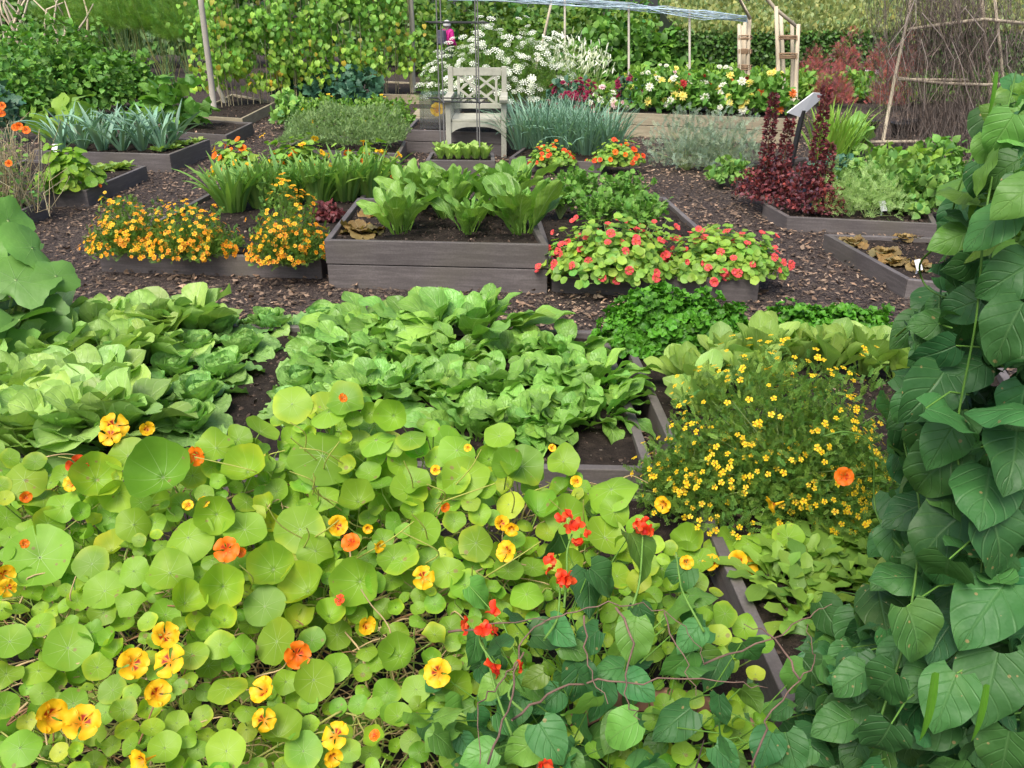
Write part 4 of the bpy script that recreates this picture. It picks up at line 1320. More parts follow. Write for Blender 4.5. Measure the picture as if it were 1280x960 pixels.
# tall celeriac mass
for i, (x, y, hh, rx, lb) in enumerate([(30, 150, 1.0, .55, 'tall leafy celeriac plant nearest the left edge behind the leeks'), (75, 140, 1.15, .6, 'tall leafy plant in the middle of the celeriac clump'), (125, 138, .95, .6, 'leafy celeriac plant right behind the leeks'),
                                        (165, 128, .85, .5, 'celeriac plant at the end of the clump beside the fennel'), (60, 120, 1.45, .7, 'tallest celeriac plant at the back of the clump'), (110, 115, 1.3, .6, 'celeriac plant at the back beside the feathery fennel'), (5, 125, 1.1, .6, 'bushy plant beneath the bleached branches')]):
    put(bush('veg', LOBE + BROAD, 1150, rx, .45, hh * .8, .11, .2, .3, (.55, 1.35, .14), stems=20), 'celeriac', lb, 'celeriac', G(x, y, .1), 0, 1, 'tall leafy plants behind the leeks')
put(bush('nast_far', SQ, 26, .4, .3, .5, .13, .1, .7, (.7, 1.1, .1), stems=10), 'squash_plant', 'squash plant with large pale leaf in front of the celeriac', 'squash', G(82, 172, .15))
put(bush('kale', LOBE, 60, .22, .2, .5, .16, .4, .4, (.5, 1.1, .1), stems=8), 'kale', 'purplish kale plant at the left edge behind the dried peas', 'kale', G(12, 168, .1))
put(bush('veg', SQ, 90, .55, .4, .62, .1, .1, .55, (.65, 1.25, .12), stems=14), 'squash_plant', 'low squash bush at the end of the leek bed by the wooden post', 'squash', G(218, 160, .13))


def fennel(h, w):
    n = 1700
    P, N = blob_points(n, w, w * .8, h * .55, .2, .6)
    P[:, 2] += h * .62
    f = unit(N * .6 + np.array([0, 0, .8]) + rng.normal(0, .4, (n, 3)))
    mb = MB().scatter(SPRF, P, frames(f, rng.normal(size=(n, 3))), rng.uniform(.12, .24, n), shades(n, .8, 1.6, .15))
    st = MB()
    for _ in range(34):
        q = P[rng.integers(n)]
        st.tube([(random.gauss(0, .12), random.gauss(0, .1), 0), q * np.array([.6, .6, .5]), q], .008, .003, 4, shades(1, .6, 1.2, .2)[0], cap=False)
    return [('feathery_foliage', mb.mesh('feathery_foliage', M['mari'])), ('stems', st.mesh('stems', M['stem']))]


fen = [fennel(2.2, .75) for _ in range(2)]
for i, (x, y, s, lb) in enumerate([(105, 100, 1.05, 'feathery fennel rising behind the bleached branches'), (140, 106, 1.0, 'feathery fennel second from the bleached branches'), (178, 110, 1.05, 'tall feathery fennel in the middle of the row'),
                                   (212, 112, .95, 'feathery fennel with brown stalks showing at its foot'), (243, 114, .85, 'feathery fennel next to the leaning wooden post'), (160, 96, 1.25, 'fennel at the back of the row')]):
    put(fen[i % 2], 'fennel', lb, 'fennel', G(x, y), rr(), s, 'fennel plants in the far left row')

# bleached branches top left
base = G(25, 110)
t = thing('branch_fence', 'bleached bare branches woven into a screen at the top left corner', 'branch screen', base)
mb = MB()
for k in range(26):
    x0 = -60 + k * 6.2; Y = base[1] + random.uniform(-.4, .4)
    a = A(x0, 115, Y); b = A(x0 + random.uniform(-30, 30), 40, Y + random.uniform(-.2, .2)); c = A(x0 + random.uniform(-45, 45), random.uniform(-30, 5), Y)
    a[2] = 0
    mb.tube([a - base, b - base, (b + c) / 2 - base + rng.normal(0, .08, 3), c - base], random.uniform(.02, .045), .012, 6, shades(1, .8, 1.3, .05)[0])
obj('branches', mb.mesh('branches', M['palewood']), t)


def post(name, label, a, b, r, mat='palewood', sides=8, wob=0.01, C=(1, 1, 1)):
    base = np.array([a[0], a[1], 0])
    t = thing(name, label, 'post', base)
    pp = [a + (b - a) * q - base + (rng.normal(0, wob, 3) if 0 < q < 1 else 0) for q in np.linspace(0, 1, 5)]
    obj('pole', MB().tube(pp, r, r * .85, sides, C).mesh('pole', M[mat]), t)
    return t


def vpost(name, label, px, py, ptop, ytop, rpx, **kw):
    a = G(px, py); b = A(ptop, ytop, a[1])
    return post(name, label, a, b, rpx * mpp(a), **kw)


M['postgrey'] = plainmat('grey_round_post', (.38, .35, .29), .8, 6, .2, .3, (1, 1, .3))
vpost('wooden_post', 'leaning grey wooden post at the near end of the climbing beans', 268, 147, 247, -35, 4.0, mat='postgrey')
a = G(285, 138); b = A(262, 82, a[1] + .3)
post('wooden_strut', 'short slanting strut propping the leaning wooden post', a, b, 3.2 * mpp(a), mat='postgrey')
vpost('wooden_post', 'upright grey wooden post at the far end of the climbing beans', 517, 124, 513, -40, 3.2, mat='postgrey')

# climbing bean row
for i in range(11):
    f_ = i / 10
    x = 280 + 226 * f_; y = 134 - 16 * f_
    loc = G(x, y, .1)
    hgt = 2.35
    n = 950
    z = rng.uniform(.28 if i < 6 else .4, hgt, n)
    wd = .3
    P = np.stack([rng.normal(0, wd * .75, n), rng.normal(0, .17, n), z], -1)
    keep = np.array([noise.noise(Vector((p[0] * 2 + i, p[1], p[2] * 2))) > (-.12 if i < 7 else .0) for p in P])
    P = P[keep]; n = len(P)
    u = unit(np.array([.0, -1, .5]) + rng.normal(0, .45, (n, 3)))
    f = unit(np.array([0, -.3, -1]) + rng.normal(0, .45, (n, 3)))
    yel = np.clip((1.0 - P[:, 2]) * .9 + rng.normal(0, .25, n), 0, 1)
    c = shades(n, .9, 2.1, .14) * np.array([1.15, 1.05, .9]) * (1 + yel[:, None] * np.array([.9, .35, .1]))
    br = rng.uniform(0, 1, n) < .05
    c[br] *= np.array([2.0, .9, 1.0])
    mb = MB().scatter(BEANS, P, frames(f, u), rng.uniform(.05, .115, n), c)
    st = MB()
    for _ in range(5):
        x0 = random.gauss(0, .15)
        st.tube([(x0, random.gauss(0, .1), 0), (x0 + random.gauss(0, .06), 0, 1.2), (x0, 0, hgt)], .008, .004, 4, cap=False)
    put([('leaves', mb.mesh('leaves', M['bean_l'])), ('stems', st.mesh('stems', M['dry']))], 'climbing_bean',
        f'climbing bean vine with yellowing lower leaves, {ord_[i]} from the leaning post', 'bean plant', loc, 0, 1, 'climbing beans in the far row')

# kale, variegated plants, shrubs in the K region
kal = [bush('kale', LOBE, 150, .36, .32, .5, .17, .5, .4, (.6, 1.4, .1), stems=8) for _ in range(2)]
for i, (x, y) in enumerate([(362, 128), (392, 130), (425, 129), (452, 130)]):
    put(kal[i % 2], 'kale', f'dark blue green curly kale, {ord_[i]} from the left below the climbing beans', 'kale', G(x, y, .05), rr(), 1, 'kale plants below the climbing beans')
put(bush('soft', BROAD, 260, .28, .25, .42, .1, .4, .4, (.6, 1.6, .15), stems=8), 'radicchio', 'cream speckled leafy plant in front of the kale', 'leafy plant', G(366, 158, .05))
shr = bush('mari', SMALL, 1400, .5, .35, .36, .06, .5, .5, (.9, 1.5, .1), stems=20)
yb = [(('flower', MM_y, M4(p, frame1(np.cross(q, (1, .3, .2)), q), .03))) for p, q in zip(*blob_points(14, .5, .35, .42, .97))]
for x, y, lb in [(415, 162, 'bright green low shrub dotted yellow behind the clipped mound'), (480, 163, 'bright green low shrub dotted yellow next to the pale box'), ]:
    put(shr + yb, 'savory_bush', lb, 'shrub', G(x, y, .1), rr() * 0, 1, 'bright green shrubs dotted with yellow')
put(bush('mound', SPRM, 8500, .72, .45, .36, .045, .9, .85, (.8, 1.2, .05), stems=0, low=.35, skirt=.3), 'clipped_mound', 'smooth grey green clipped herb mound in its dark bed', 'herb mound', G(434, 186, .12))

# small planter lettuces
lime = rosette([T_leaf('spat', .28, .3, .3, .05, 3, nl=5, nw=2, seed=i) for i in range(4)], 'pale', 16, (.09, .16), (88, 60), .03, (1.0, 1.6, .05))
k = 0
for j in range(2):
    for i in range(6):
        put(lime, 'lime_lettuce', f'lime green lettuce, {ord_[i]} from the left in the {"front" if j == 0 else "back"} row of the small planter', 'lettuce', G(551 + i * 11, 198 - j * 5, .2), rr(), random.uniform(.85, 1.1), 'lime lettuces in the small planter')

# chives / welsh onion
on = [rosette([T_leaf('strap', .014, .2 + .3 * i, .3, nl=7, nw=1, seed=i, twist=.3) for i in range(5)], 'leek', 150, (.42, .72), (95, 58), .15, (.7, 1.3, .05)) for _ in range(2)]
for i, (x, y) in enumerate([(655, 186), (680, 188), (708, 190), (735, 192), (760, 192), (670, 178), (700, 180), (728, 182)]):
    put(on[i % 2], 'chives', f'grassy blue green clump of chives, {ord_[i % 5]} from the left in the {"front" if i < 5 else "back"} row', 'chives', G(x, y, .1), rr(), 1.0, 'chives clumps beside the chair')
for x, y, s, lb in [(690, 208, .9, 'small orange red nasturtium in front of the chives'), (772, 208, 1.0, 'orange nasturtium spilling off the bed corner by the path')]:
    put(nast_bush(.3, .2, .24, 420, .026, 22, TF_o + TF_r, FM_o + FM_r, .03), 'nasturtium', lb, 'nasturtium', G(x, y, .08), 0, s, 'nasturtiums edging the chives')

# ------------------------------------------------------------------ wooden armchair
base = G(597, 192)
t = thing('garden_armchair', 'weathered grey wooden armchair with crossed lattice back', 'chair', base, 0, 1.04)
W_, Dp, SH, BH = .64, .56, .42, .97


def part(name, fn, bev=.004):
    mb = MB(); fn(mb)
    return obj(name, mb.mesh(name, M['weathered'], False), t, bev)


for sx in (-1, 1):
    part('leg', lambda m: m.box((sx * W_ / 2, -Dp / 2, .32), (.06, .06, .64)))
    part('leg', lambda m: m.box((sx * W_ / 2, Dp / 2, BH / 2), (.06, .055, BH)))
    part('armrest', lambda m: (m.box((sx * W_ / 2, -.03, .66), (.085, Dp + .08, .04)), m.tube([(sx * W_ / 2 - .045, -Dp / 2 - .06, .655), (sx * W_ / 2 + .045, -Dp / 2 - .06, .655)], .045, .045, 8)))
    part('side_rail', lambda m: m.box((sx * W_ / 2, 0, .36), (.03, Dp - .06, .08)))
part('seat', lambda m: [m.box((0, -Dp / 2 + .035 + i * .083, SH), (W_ - .075, .07, .03)) for i in range(7)])
part('back_rail', lambda m: m.box((0, Dp / 2, BH - .06), (W_ - .065, .04, .09)))
part('back_rail', lambda m: m.box((0, Dp / 2, SH + .1), (W_ - .065, .04, .06)))


def lattice(m):
    x0, x1, z0, z1 = -.21, .21, SH + .13, BH - .105
    for sx in (-1, 1):
        m.box((sx * .225, Dp / 2, (z0 + z1) / 2), (.03, .03, z1 - z0))
    cx, cz = 0, (z0 + z1) / 2
    for (a, b, c, d, y) in [(x0, z0, x1, z1, -.003), (x0, z1, x1, z0, .004), (x0, cz, cx, z1, .009), (cx, z1, x1, cz, -.008), (x1, cz, cx, z0, .009), (cx, z0, x0, cz, -.008)]:
        L = math.hypot(c - a, d - b); an = math.atan2(d - b, c - a)
        R = np.array([[math.cos(an), 0, -math.sin(an)], [0, 1, 0], [math.sin(an), 0, math.cos(an)]])
        m.box(((a + c) / 2, Dp / 2 + y, (b + d) / 2), (L, .018, .028), R)


part('back_lattice', lattice, .002)


def apron(m):
    n = 10
    for i in range(n):
        x0 = -W_ / 2 + .031 + (W_ - .062) * i / n; x1 = x0 + (W_ - .062) / n
        hz = lambda x: .40 - .05 - .1 * (abs(x) / (W_ / 2)) ** 3.5
        a, b = hz(x0), hz(x1)
        y0, y1 = -Dp / 2 - .012, -Dp / 2 + .012
        m.hexa([(x0, y0, a), (x1, y0, b), (x1, y1, b), (x0, y1, a)], [(x0, y0, .402), (x1, y0, .402), (x1, y1, .402), (x0, y1, .402)])


part('apron', apron, 0)

# metal obelisk frame round the small planter
ob = G(577, 197, .2); ob[2] = 0
t = thing('metal_frame', 'thin dark metal climbing frame standing over the small square planter', 'plant frame', ob)
cs = [G(556, 197, 0.2), G(600, 198, .2), G(597, 191, .2), G(551, 190, .2)]
cs = [np.array([c[0], c[1], 0]) - ob for c in cs]
for c in cs:
    obj('rod', MB().tube([c, c * .98 + np.array([0, 0, 2.4])], .008, .008, 6).mesh('rod', M['metal']), t)
for z in (.78, 1.55):
    mb = MB()
    q = [c * 1.0 + np.array([0, 0, z]) for c in cs]
    for i in range(4):
        d_ = unit(q[(i + 1) % 4] - q[i]) * .12
        mb.tube([q[i] - d_, q[(i + 1) % 4] + d_], .008, .008, 6)
    obj('hoop', mb.mesh('hoop', M['metal']), t)

# pale boards and clear cold frame
t = thing('cold_frame', 'clear plastic cold frame with a yellow squash flower inside beside the chair', 'cold frame', G(552, 158, .28))
glass = NT('clear_plastic')
g_ = glass.n('ShaderNodeBsdfGlossy'); g_.inputs[0].default_value = (.9, .92, .95, 1); g_.inputs[1].default_value = .2
tr_ = glass.n('ShaderNodeBsdfTransparent'); tr_.inputs[0].default_value = (.96, .98, .99, 1)
mx = glass.n('ShaderNodeMixShader'); mx.inputs[0].default_value = .22
glass.l(tr_.outputs[0], mx.inputs[1]); glass.l(g_.outputs[0], mx.inputs[2])
M['glass'] = glass.done(mx.outputs[0])
mb = MB()
for c, s in [((0, -.2, .2), (.5, .01, .4)), ((0, .2, .2), (.5, .01, .4)), ((-.25, 0, .2), (.01, .39, .4)), ((.25, 0, .2), (.01, .39, .4)), ((0, 0, .405), (.5, .4, .01))]:
    mb.box(c, s)
obj('clear_panel', mb.mesh('clear_panel', M['glass'], False), t)
o = obj('flower', FM_y[0], t); o.matrix_local = M4((-.05, 0, .2), frame1((1, 0, 0), (0, -1, .4)), .09)
t = thing('timber_step', 'pale timber boards lying beside the upright wooden post', 'boards', G(538, 150))
obj('plank', MB().box((0, 0, .06), (.5, .9, .12)).box((-.0, -.5, .05), (.5, .08, .1)).mesh('plank', M['plank'], False), t, .005)

# ------------------------------------------------------------------ white ammi
UMB = join([(T_disc(1, 6, -.2, 0), np.eye(3), (r * math.cos(a), r * math.sin(a), .25 * (1 - r * r)), .2, (1, 1, 1)) for r, k in ((0, 1), (.45, 5), (.85, 9)) for a in [2 * PI * i / k for i in range(k)]])
UMB.C = np.ones_like(UMB.C) * np.array([.85, .88, .8])
UM = MB().add(UMB).mesh('white_umbel', M['petal'])


def ammi(rx, ry, rz, nf):
    s = bush('mari', SPR, 1700, rx, ry, rz, .12, .7, .3, (.6, 1.25, .08), stems=50)
    P, N = blob_points(nf, rx, ry, rz * 1.06, .85)
    P[:, 2] += rz * .14
    N = unit(N * .5 + np.array([0, -.35, 1]) + rng.normal(0, .15, N.shape))
    return blossom_parts(s, UMB, UM, P, N, rng.uniform(.045, .085, len(P)), rest_name='small_flowers')


for x, y, rx, rz, nf, lb in [(565, 132, .5, .85, 110, 'white umbel flowered plant beside the timber post'), (618, 135, .8, 1.3, 175, 'tallest white umbel flowered plant behind the chair'), (672, 135, .65, 1.1, 140, 'white umbel flowered plant behind the chives')]:
    put(ammi(rx, .5, rz * .85, nf), 'white_umbel_plant', lb, 'flowering plant', G(x, y, .1), 0, 1, 'white umbel flowered plants')


# nicotiana
def nico():
    s = rosette([T_leaf('ovate', .32, .9, .2, nl=7, nw=3, seed=i) for i in range(4)], 'pale', 34, (.35, .6), (85, 15), .1, (.8, 1.2, .08))
    P, N = blob_points(100, .42, .35, .5, .6)
    P[:, 2] += .5
    tr = T_leaf('strap', .12, .5, .5, nl=4, nw=1, seed=1); tr.C[:] = (.9, .92, .78)
    f = unit(np.array([0, -.2, -1]) + rng.normal(0, .45, P.shape))
    tm_ = MB().add(tr).mesh('tubular_white_flower', M['petal'])
    for p, q in zip(P, f):
        s.append(('flower', tm_, M4(p, frame1(q, rng.normal(size=3)), random.uniform(.09, .14))))
    st = MB()
    for p in P[:14]: st.tube([(0, 0, .1), p * .6, p], .008, .004, 4, cap=False)
    s.append(('stems', st.mesh('stems', M['stem'])))
    return s


nc = nico()
for x, y, s, lb in [(692, 124, 1.1, 'pale leafed tobacco plant with drooping white flowers next to the umbels'), (722, 122, 1.15, 'tobacco plant with the densest drooping white flowers'), (745, 122, .95, 'tobacco plant with white flowers above the dark red snapdragons')]:
    put(nc, 'tobacco_plant', lb, 'tobacco plant', G(x, y, .1), rr(), s, 'white flowering tobacco plants')


def flower_bush(rx, ry, rz, leafmat_, tms, n, leaf, cols, nf, fs, tm=None, col=(.7, 1.2, .1)):
    s = bush(leafmat_, tms, n, rx, ry, rz, leaf, .4, .4, col, stems=14)
    P, N = blob_points(nf, rx, ry, rz, .95)
    P[:, 2] += rz * .16; P *= 1.04
    N = unit(N + np.array([0, -.8, .3]) + rng.normal(0, .2, N.shape))
    for i in range(nf):
        c = cols[i % len(cols)]
        s.append(('flower', c, M4(P[i], frame1(np.cross(N[i], rng.normal(size=3)), N[i]), random.uniform(fs * .7, fs * 1.2))))
    return s


def dahlia(c, c2):
    t1 = T_flower(10, 'oval', .2, .15, c2, c, .3, 3, 2, seed=2)
    t2 = T_flower(8, 'oval', .2, .7, c2, c, .1, 3, 2, seed=3)
    return MB().add(t1).add(t2, (0, 0, .05), None, .7).mesh('dahlia_flower', M['petal'])


DW, DY, DR, DO, DP, DM = dahlia((.85, .85, .75), (.6, .6, .4)), dahlia((.9, .8, .2), (.8, .6, .1)), dahlia((.5, .02, .02), (.3, .01, .01)), dahlia((.85, .25, .05), (.7, .12, .02)), dahlia((.85, .6, .62), (.7, .4, .45)), dahlia((.6, .03, .2), (.4, .02, .12))
for i, (x, y, lb) in enumerate([(705, 148, 'dark crimson snapdragons at the edge of the chives'), (728, 146, 'crimson snapdragons in the middle of the group'), (785, 141, 'crimson snapdragons at the end of the pale timber planter')]):
    put(flower_bush(.3, .25, .42, 'kale', SMALL, 260, .1, [dahlia((.3, .01, .06), (.15, .005, .03))], 46, .055), 'snapdragon', lb, 'flowering plant', G(x, y, .15), 0, 1, 'crimson snapdragons')
put(flower_bush(.3, .22, .32, 'soft', SMALL, 200, .09, [DW, DP], 14, .06), 'pale_flower_bush', 'small bush of white and blush flowers between the crimson snapdragons', 'flowering plant', G(757, 144, .2))
cols = [[DY, DW], [DY, DP, DM], [DW, DY, DR], [DO, DW, DY], [DR, DY, DW], [DW, DO, DY], [DY, DY, DW], [DR, DY, DO], [DY, DO]]
dl = ['pale yellow dahlia at the open end of the pale timber planter', 'dahlia with pink and magenta blooms', 'dahlia with mixed white and red blooms', 'dahlia with orange and white blooms', 'dahlia with red and orange blooms', 'white and peach dahlia in the middle of the planter',
      'dahlia with large pale yellow blooms near the rustic arch', 'dark red dahlia under the rustic arch', 'yellow dahlia behind the red orach spires']
for i, (x, y) in enumerate([(808, 139), (830, 138), (850, 140), (868, 140), (886, 141), (905, 141), (925, 142), (946, 143), (968, 144)]):
    put(flower_bush(.28, .25, .45, 'veg', SMALL, 260, .11, cols[i], 13, .062), 'dahlia', dl[i], 'dahlia', G(x, y, .28), 0, 1, 'dahlias in the pale timber planter')
bk = ['first', 'second', 'third', 'fourth', 'fifth', 'sixth', 'seventh']
for i, x in enumerate([800, 830, 860, 890, 920, 955, 985]):
    put(flower_bush(.5, .4, .45, 'nast_far', SMALL, 620, .1, [DW, DW, DY] if i < 5 else [DY, DO], 14, .05), 'flowering_bush', f'low green bush dotted with white and yellow blooms, {bk[i]} from the left behind the dahlias', 'flowering plant', G(x, 122, .0), rr() * 0, 1, 'flowering bushes behind the dahlias')

# green shrubs behind
for i, (x, y, rx, rz, lb) in enumerate([(765, 108, .95, 1.2, 'dark green leafy shrub beside the tobacco plants'), (808, 106, .9, 1.05, 'leafy shrub hiding the grey haired visitor'), (850, 106, .85, 1.0, 'leafy shrub under the blue net rail'), (893, 104, .85, 1.05, 'leafy shrub in front of the short leaning stake')]):
    put(bush('veg', BROAD, 900, rx, .6, rz * .95, .17, .3, .4, (.5, 1.2, .1), stems=14), 'leafy_shrub', lb, 'shrub', G(x, y), 0, 1, 'green shrubs beyond the dahlias')
for i, (x, y, rx, rz, c, lb) in enumerate([(590, 92, 1.2, 2.0, (.35, 1.0, .3), 'dark tangled shrub behind the white umbel flowers'), (640, 92, 1.2, 1.5, (.7, 1.2, .25), 'loose yellow green shrub at the top centre'), (560, 94, 1.0, 1.4, (.6, 1.1, .2), 'shrub beside the person in magenta'),
                                           (690, 90, 1.3, 1.7, (.6, 1.1, .2), 'green shrub behind the tobacco plants'), (745, 88, 1.3, 1.8, (.6, 1.3, .25), 'autumn tinted shrub under the blue rail'), (800, 88, 1.3, 1.9, (.6, 1.3, .35), 'russet and green shrub behind the grey haired visitor'),
                                           (855, 86, 1.2, 1.7, (.6, 1.2, .3), 'shrub beyond the blue net rail end'), (525, 90, 1.0, 1.7, (.6, 1.2, .2), 'shrub seen past the upright wooden post')]):
    if x == 560: rz = .9
    put(bush('mari', BROAD, 900, rx, .8, rz * .9, .16, .2, .35, c, stems=14), 'background_shrub', lb, 'shrub', G(x, y), rr() * 0, 1, 'mixed shrubs at the back of the garden')

# ------------------------------------------------------------------ hedge
hy = G(0, 108)[1]
X0, X1 = A(850, 60, hy)[0], A(1500, 60, hy)[0]
HZ = A(1000, 42, hy)[2]
HB = A(1000, 6, hy + 3.0)[2]
t = thing('clipped_hedge', 'long dark clipped hedge with a yellow green sloping top', 'hedge', ((X0 + X1) / 2, hy, 0))
xc = (X0 + X1) / 2
mb = MB(); w2 = (X1 - X0) / 2
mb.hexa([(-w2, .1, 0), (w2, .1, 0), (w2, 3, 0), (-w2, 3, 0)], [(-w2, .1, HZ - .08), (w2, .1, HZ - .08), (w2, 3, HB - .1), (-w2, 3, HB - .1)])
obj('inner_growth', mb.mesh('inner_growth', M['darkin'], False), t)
n = 26000
P = np.stack([rng.uniform(-w2, w2, n), rng.normal(.05, .05, n), rng.uniform(0, HZ + .02, n)], -1)
u = unit(np.array([0, -1, .35]) + rng.normal(0, .5, (n, 3)))
mb = MB().scatter(TINY, P, frames(rng.normal(size=(n, 3)), u), rng.uniform(.06, .11, n), shades(n, .4, 1.6, .15))
obj('face_leaves', mb.mesh('face_leaves', M['hedge']), t)
n = 22000
tt = rng.uniform(0, 1, n)
P = np.stack([rng.uniform(-w2, w2, n), tt * 3, HZ + (HB - HZ) * tt + rng.normal(0, .05, n)], -1)
f = unit(np.array([0, 0, 1]) + rng.normal(0, .5, (n, 3)))
mb = MB().scatter(TINY, P, frames(f, rng.normal(size=(n, 3))), rng.uniform(.08, .16, n), shades(n, .7, 1.3, .15))
obj('top_shoots', mb.mesh('top_shoots', M['hedgetop']), t)

# far trees so that the horizon is closed
def tree(x, y, h, rx, lb, c):
    s = bush('hedge', BROAD, 1500, rx, rx * .8, h * .4, .32, .1, .4, c, name='crown', stems=0, low=.8, skirt=1.35)
    mb = MB()
    mb.tube([(0, 0, 0), (.1, 0, h * .3), (0, 0, h * .6)], .22, .1, 8)
    for _ in range(6):
        a = rr(); mb.tube([(0, 0, h * .35), (math.cos(a) * rx * .4, math.sin(a) * rx * .3, h * .5), (math.cos(a) * rx * .7, math.sin(a) * rx * .5, h * .65)], .08, .03, 6)
    s.append(('trunk', mb.mesh('trunk', M['twig'])))
    put(s, 'tree', lb, 'tree', (x, y, 0), 0, 1, 'trees beyond the garden')


for i, x in enumerate([-26, -20, -14, -8, -2, 4, 10, 16, 22, 28]):
    tree(x, 34 + (i % 3) * 3, 6.5 + (i % 2), 3.4, f'broad green tree beyond the garden, {ord_[i]} from the left end of the tree belt', (.7, 1.5, .15))
put(bush('hedge', BROAD, 5200, 11, 1.2, 2.5, .26, .2, .6, (.8, 1.6, .2), stems=0), 'back_hedge', 'long loose green hedge closing the garden behind the fennel and beans', 'hedge', (-8, 26, 0))

# ------------------------------------------------------------------ rustic arch towers
def tower(name, label, poles, bands, Y, extra=()):
    b0 = A(poles[0][0], 120, Y); base = np.array([b0[0], Y, 0])
    t = thing(name, label, 'plant arch', base)
    for (xa, ya, xb, yb, dy) in poles:
        a = A(xa, ya, Y + dy); b = A(xb, yb, Y + dy)
        obj('pole', MB().tube([a - base, (a + b) / 2 - base + rng.normal(0, .01, 3), b - base], .035, .028, 6, shades(1, .9, 1.15, .03)[0]).mesh('pole', M['palewood']), t)
    for (xa, xb, y) in bands:
        mb = MB()
        for k in range(7):
            yy = y + random.uniform(-3, 3)
            for dy in (0, .55):
                mb.tube([A(xa - 2, yy, Y + dy) - base, A((xa + xb) / 2, yy + random.uniform(-1, 1), Y + dy - .04) - base, A(xb + 2, yy, Y + dy) - base], .012, .01, 4)
            for q in (xa, xb):
                mb.tube([A(q, yy, Y - .03) - base, A(q, yy, Y + .58) - base], .012, .01, 4)
        obj('woven_band', mb.mesh('woven_band', M['band']), t)
    for path in extra:
        obj('top_rail', MB().tube([A(x, y, Y + .2) - base for x, y in path], .03, .025, 6).mesh('top_rail', M['palewood']), t)


M['band'] = plainmat('willow_band', (.3, .2, .12), .8, 20, .25)
tower('rustic_arch', 'narrow rustic pole tower with woven willow bands, the one under the net end', [(925, 128, 924, 30, 0), (932, 130, 931, 28, .5), (937, 128, 937, 22, 0), (928, 126, 929, 32, .5)], [(924, 938, 46), (924, 938, 64), (924, 938, 84), (924, 938, 101)], 13.5)
tower('rustic_arch', 'wider rustic pole arch with slanting top rails in front of the hedge', [(974, 132, 970, 8, 0), (980, 130, 976, 18, .5), (990, 130, 990, 26, .5), (994, 133, 998, 30, 0)], [(974, 996, 47), (974, 996, 70)], 13.2,
      [[(942, -22), (968, 10), (998, 35)], [(942, -22), (925, 0), (938, 24)]])
vpost('wooden_stake', 'short leaning pale stake left of the rustic towers', 905, 100, 910, 35, 2.4, mat='palewood')

# blue net rail
base = A(800, 30, 17.5) * np.array([1, 1, 0])
t = thing('net_rail', 'bundled blue netting strung along a rail at the top of the garden', 'netting', base)
mb = MB()
for k in range(16):
    path = [(560, -4), (660, 0), (720, 2 + random.uniform(-1, 2)), (790, 8), (830, 12 + random.uniform(-2, 3)), (880, 18 + random.uniform(-3, 3)), (936, 24)]
    mb.tube([A(x, y + random.uniform(-5, 5), 17.5 + random.uniform(-.15, .15)) - base for x, y in path], .006, .006, 4, shades(1, .7, 1.6, .03)[0])
obj('net_strands', mb.mesh('net_strands', M['net']), t)
for x, yt, yb in [(706, 0, 75), (786, 8, 105), (862, 15, 100), (935, 22, 110)]:
    obj('support', MB().tube([A(x, yb, 17.5) - base, A(x, yt - 3, 17.5) - base], .022, .022, 6).mesh('support', M['postgrey']), t)
# bent stick by ammi
a = G(668, 100); post('forked_stick', 'pale bent stick standing above the tobacco plants', A(668, 95, a[1]), A(690, 0, a[1]), .035, mat='palewood')

# ------------------------------------------------------------------ right side: red plumes, willow wigwam, sign, orach
for i, (x, y, rz, lb) in enumerate([(1015, 118, .7, 'red plume plant closest to the rustic arch'), (1053, 118, .95, 'tallest red plume plant in front of the hedge'), (1095, 122, .8, 'red plume plant below the white tags'), (1128, 124, .95, 'red plume plant beside the willow screen'), (1040, 135, .55, 'low red plume plant behind the sign'), (1110, 138, .6, 'low red plume plant above the black pots')]):
    put(bush('redsoft', SPR, 700, .33, .3, rz * 1.05, .12, 1.0, .3, (.6, 1.3, .25), stems=26), 'red_plume_plant', lb, 'red plant', G(x, y), 0, 1, 'red plume plants before the hedge')
for i, (x, y, c, lb) in enumerate([(1000, 128, .9, 'yellow green undergrowth bush beneath the red plumes, near the arch'), (1070, 126, 1, 'yellow green undergrowth bush beneath the tallest red plume'), (1140, 130, 1, 'yellow green undergrowth bush behind the willow screen'), (1210, 128, 1, 'undergrowth bush at the far end of the willow screen'), (1270, 132, 1, 'undergrowth bush behind the bean tower top')]):
    put(bush('mari', SMALL, 700, .8, .5, .42, .12, .6, .4, (.8, 1.5, .2), stems=8), 'undergrowth_bush', lb, 'bush', G(x, y), 0, 1, 'undergrowth bushes before the hedge')

base = G(1200, 195); base[2] = 0
Yw = base[1]
t = thing('willow_screen', 'rustic screen of pale poles and dark matted willow twigs on the right', 'willow screen', base)
for path, r in [([(1100, 195), (1118, 100), (1135, 20), (1145, -40)], .022), ([(1232, 195), (1238, 120), (1232, 60), (1225, -30)], .03), ([(1245, 200), (1225, 120), (1205, 60), (1190, -20)], .018), ([(1262, 190), (1250, 60), (1240, -30)], .02)]:
    obj('pole', MB().tube([A(x, y, Yw + random.uniform(-.1, .1)) - base for x, y in path], r, r * .8, 8, (1.1, 1.1, 1.1)).mesh('pole', M['palewood']), t)
for path in [[(1135, 37), (1180, 30), (1230, 24), (1290, 30)], [(1123, 98), (1180, 104), (1230, 106), (1290, 104)], [(1065, 178), (1130, 177), (1200, 176)], [(1125, 99), (1123, 99.5), (1210, 100)]]:
    obj('rail', MB().tube([A(x, y, Yw - .08) - base for x, y in path], .02, .018, 8, (.95, .95, .95)).mesh('rail', M['palewood']), t)
mb = MB()
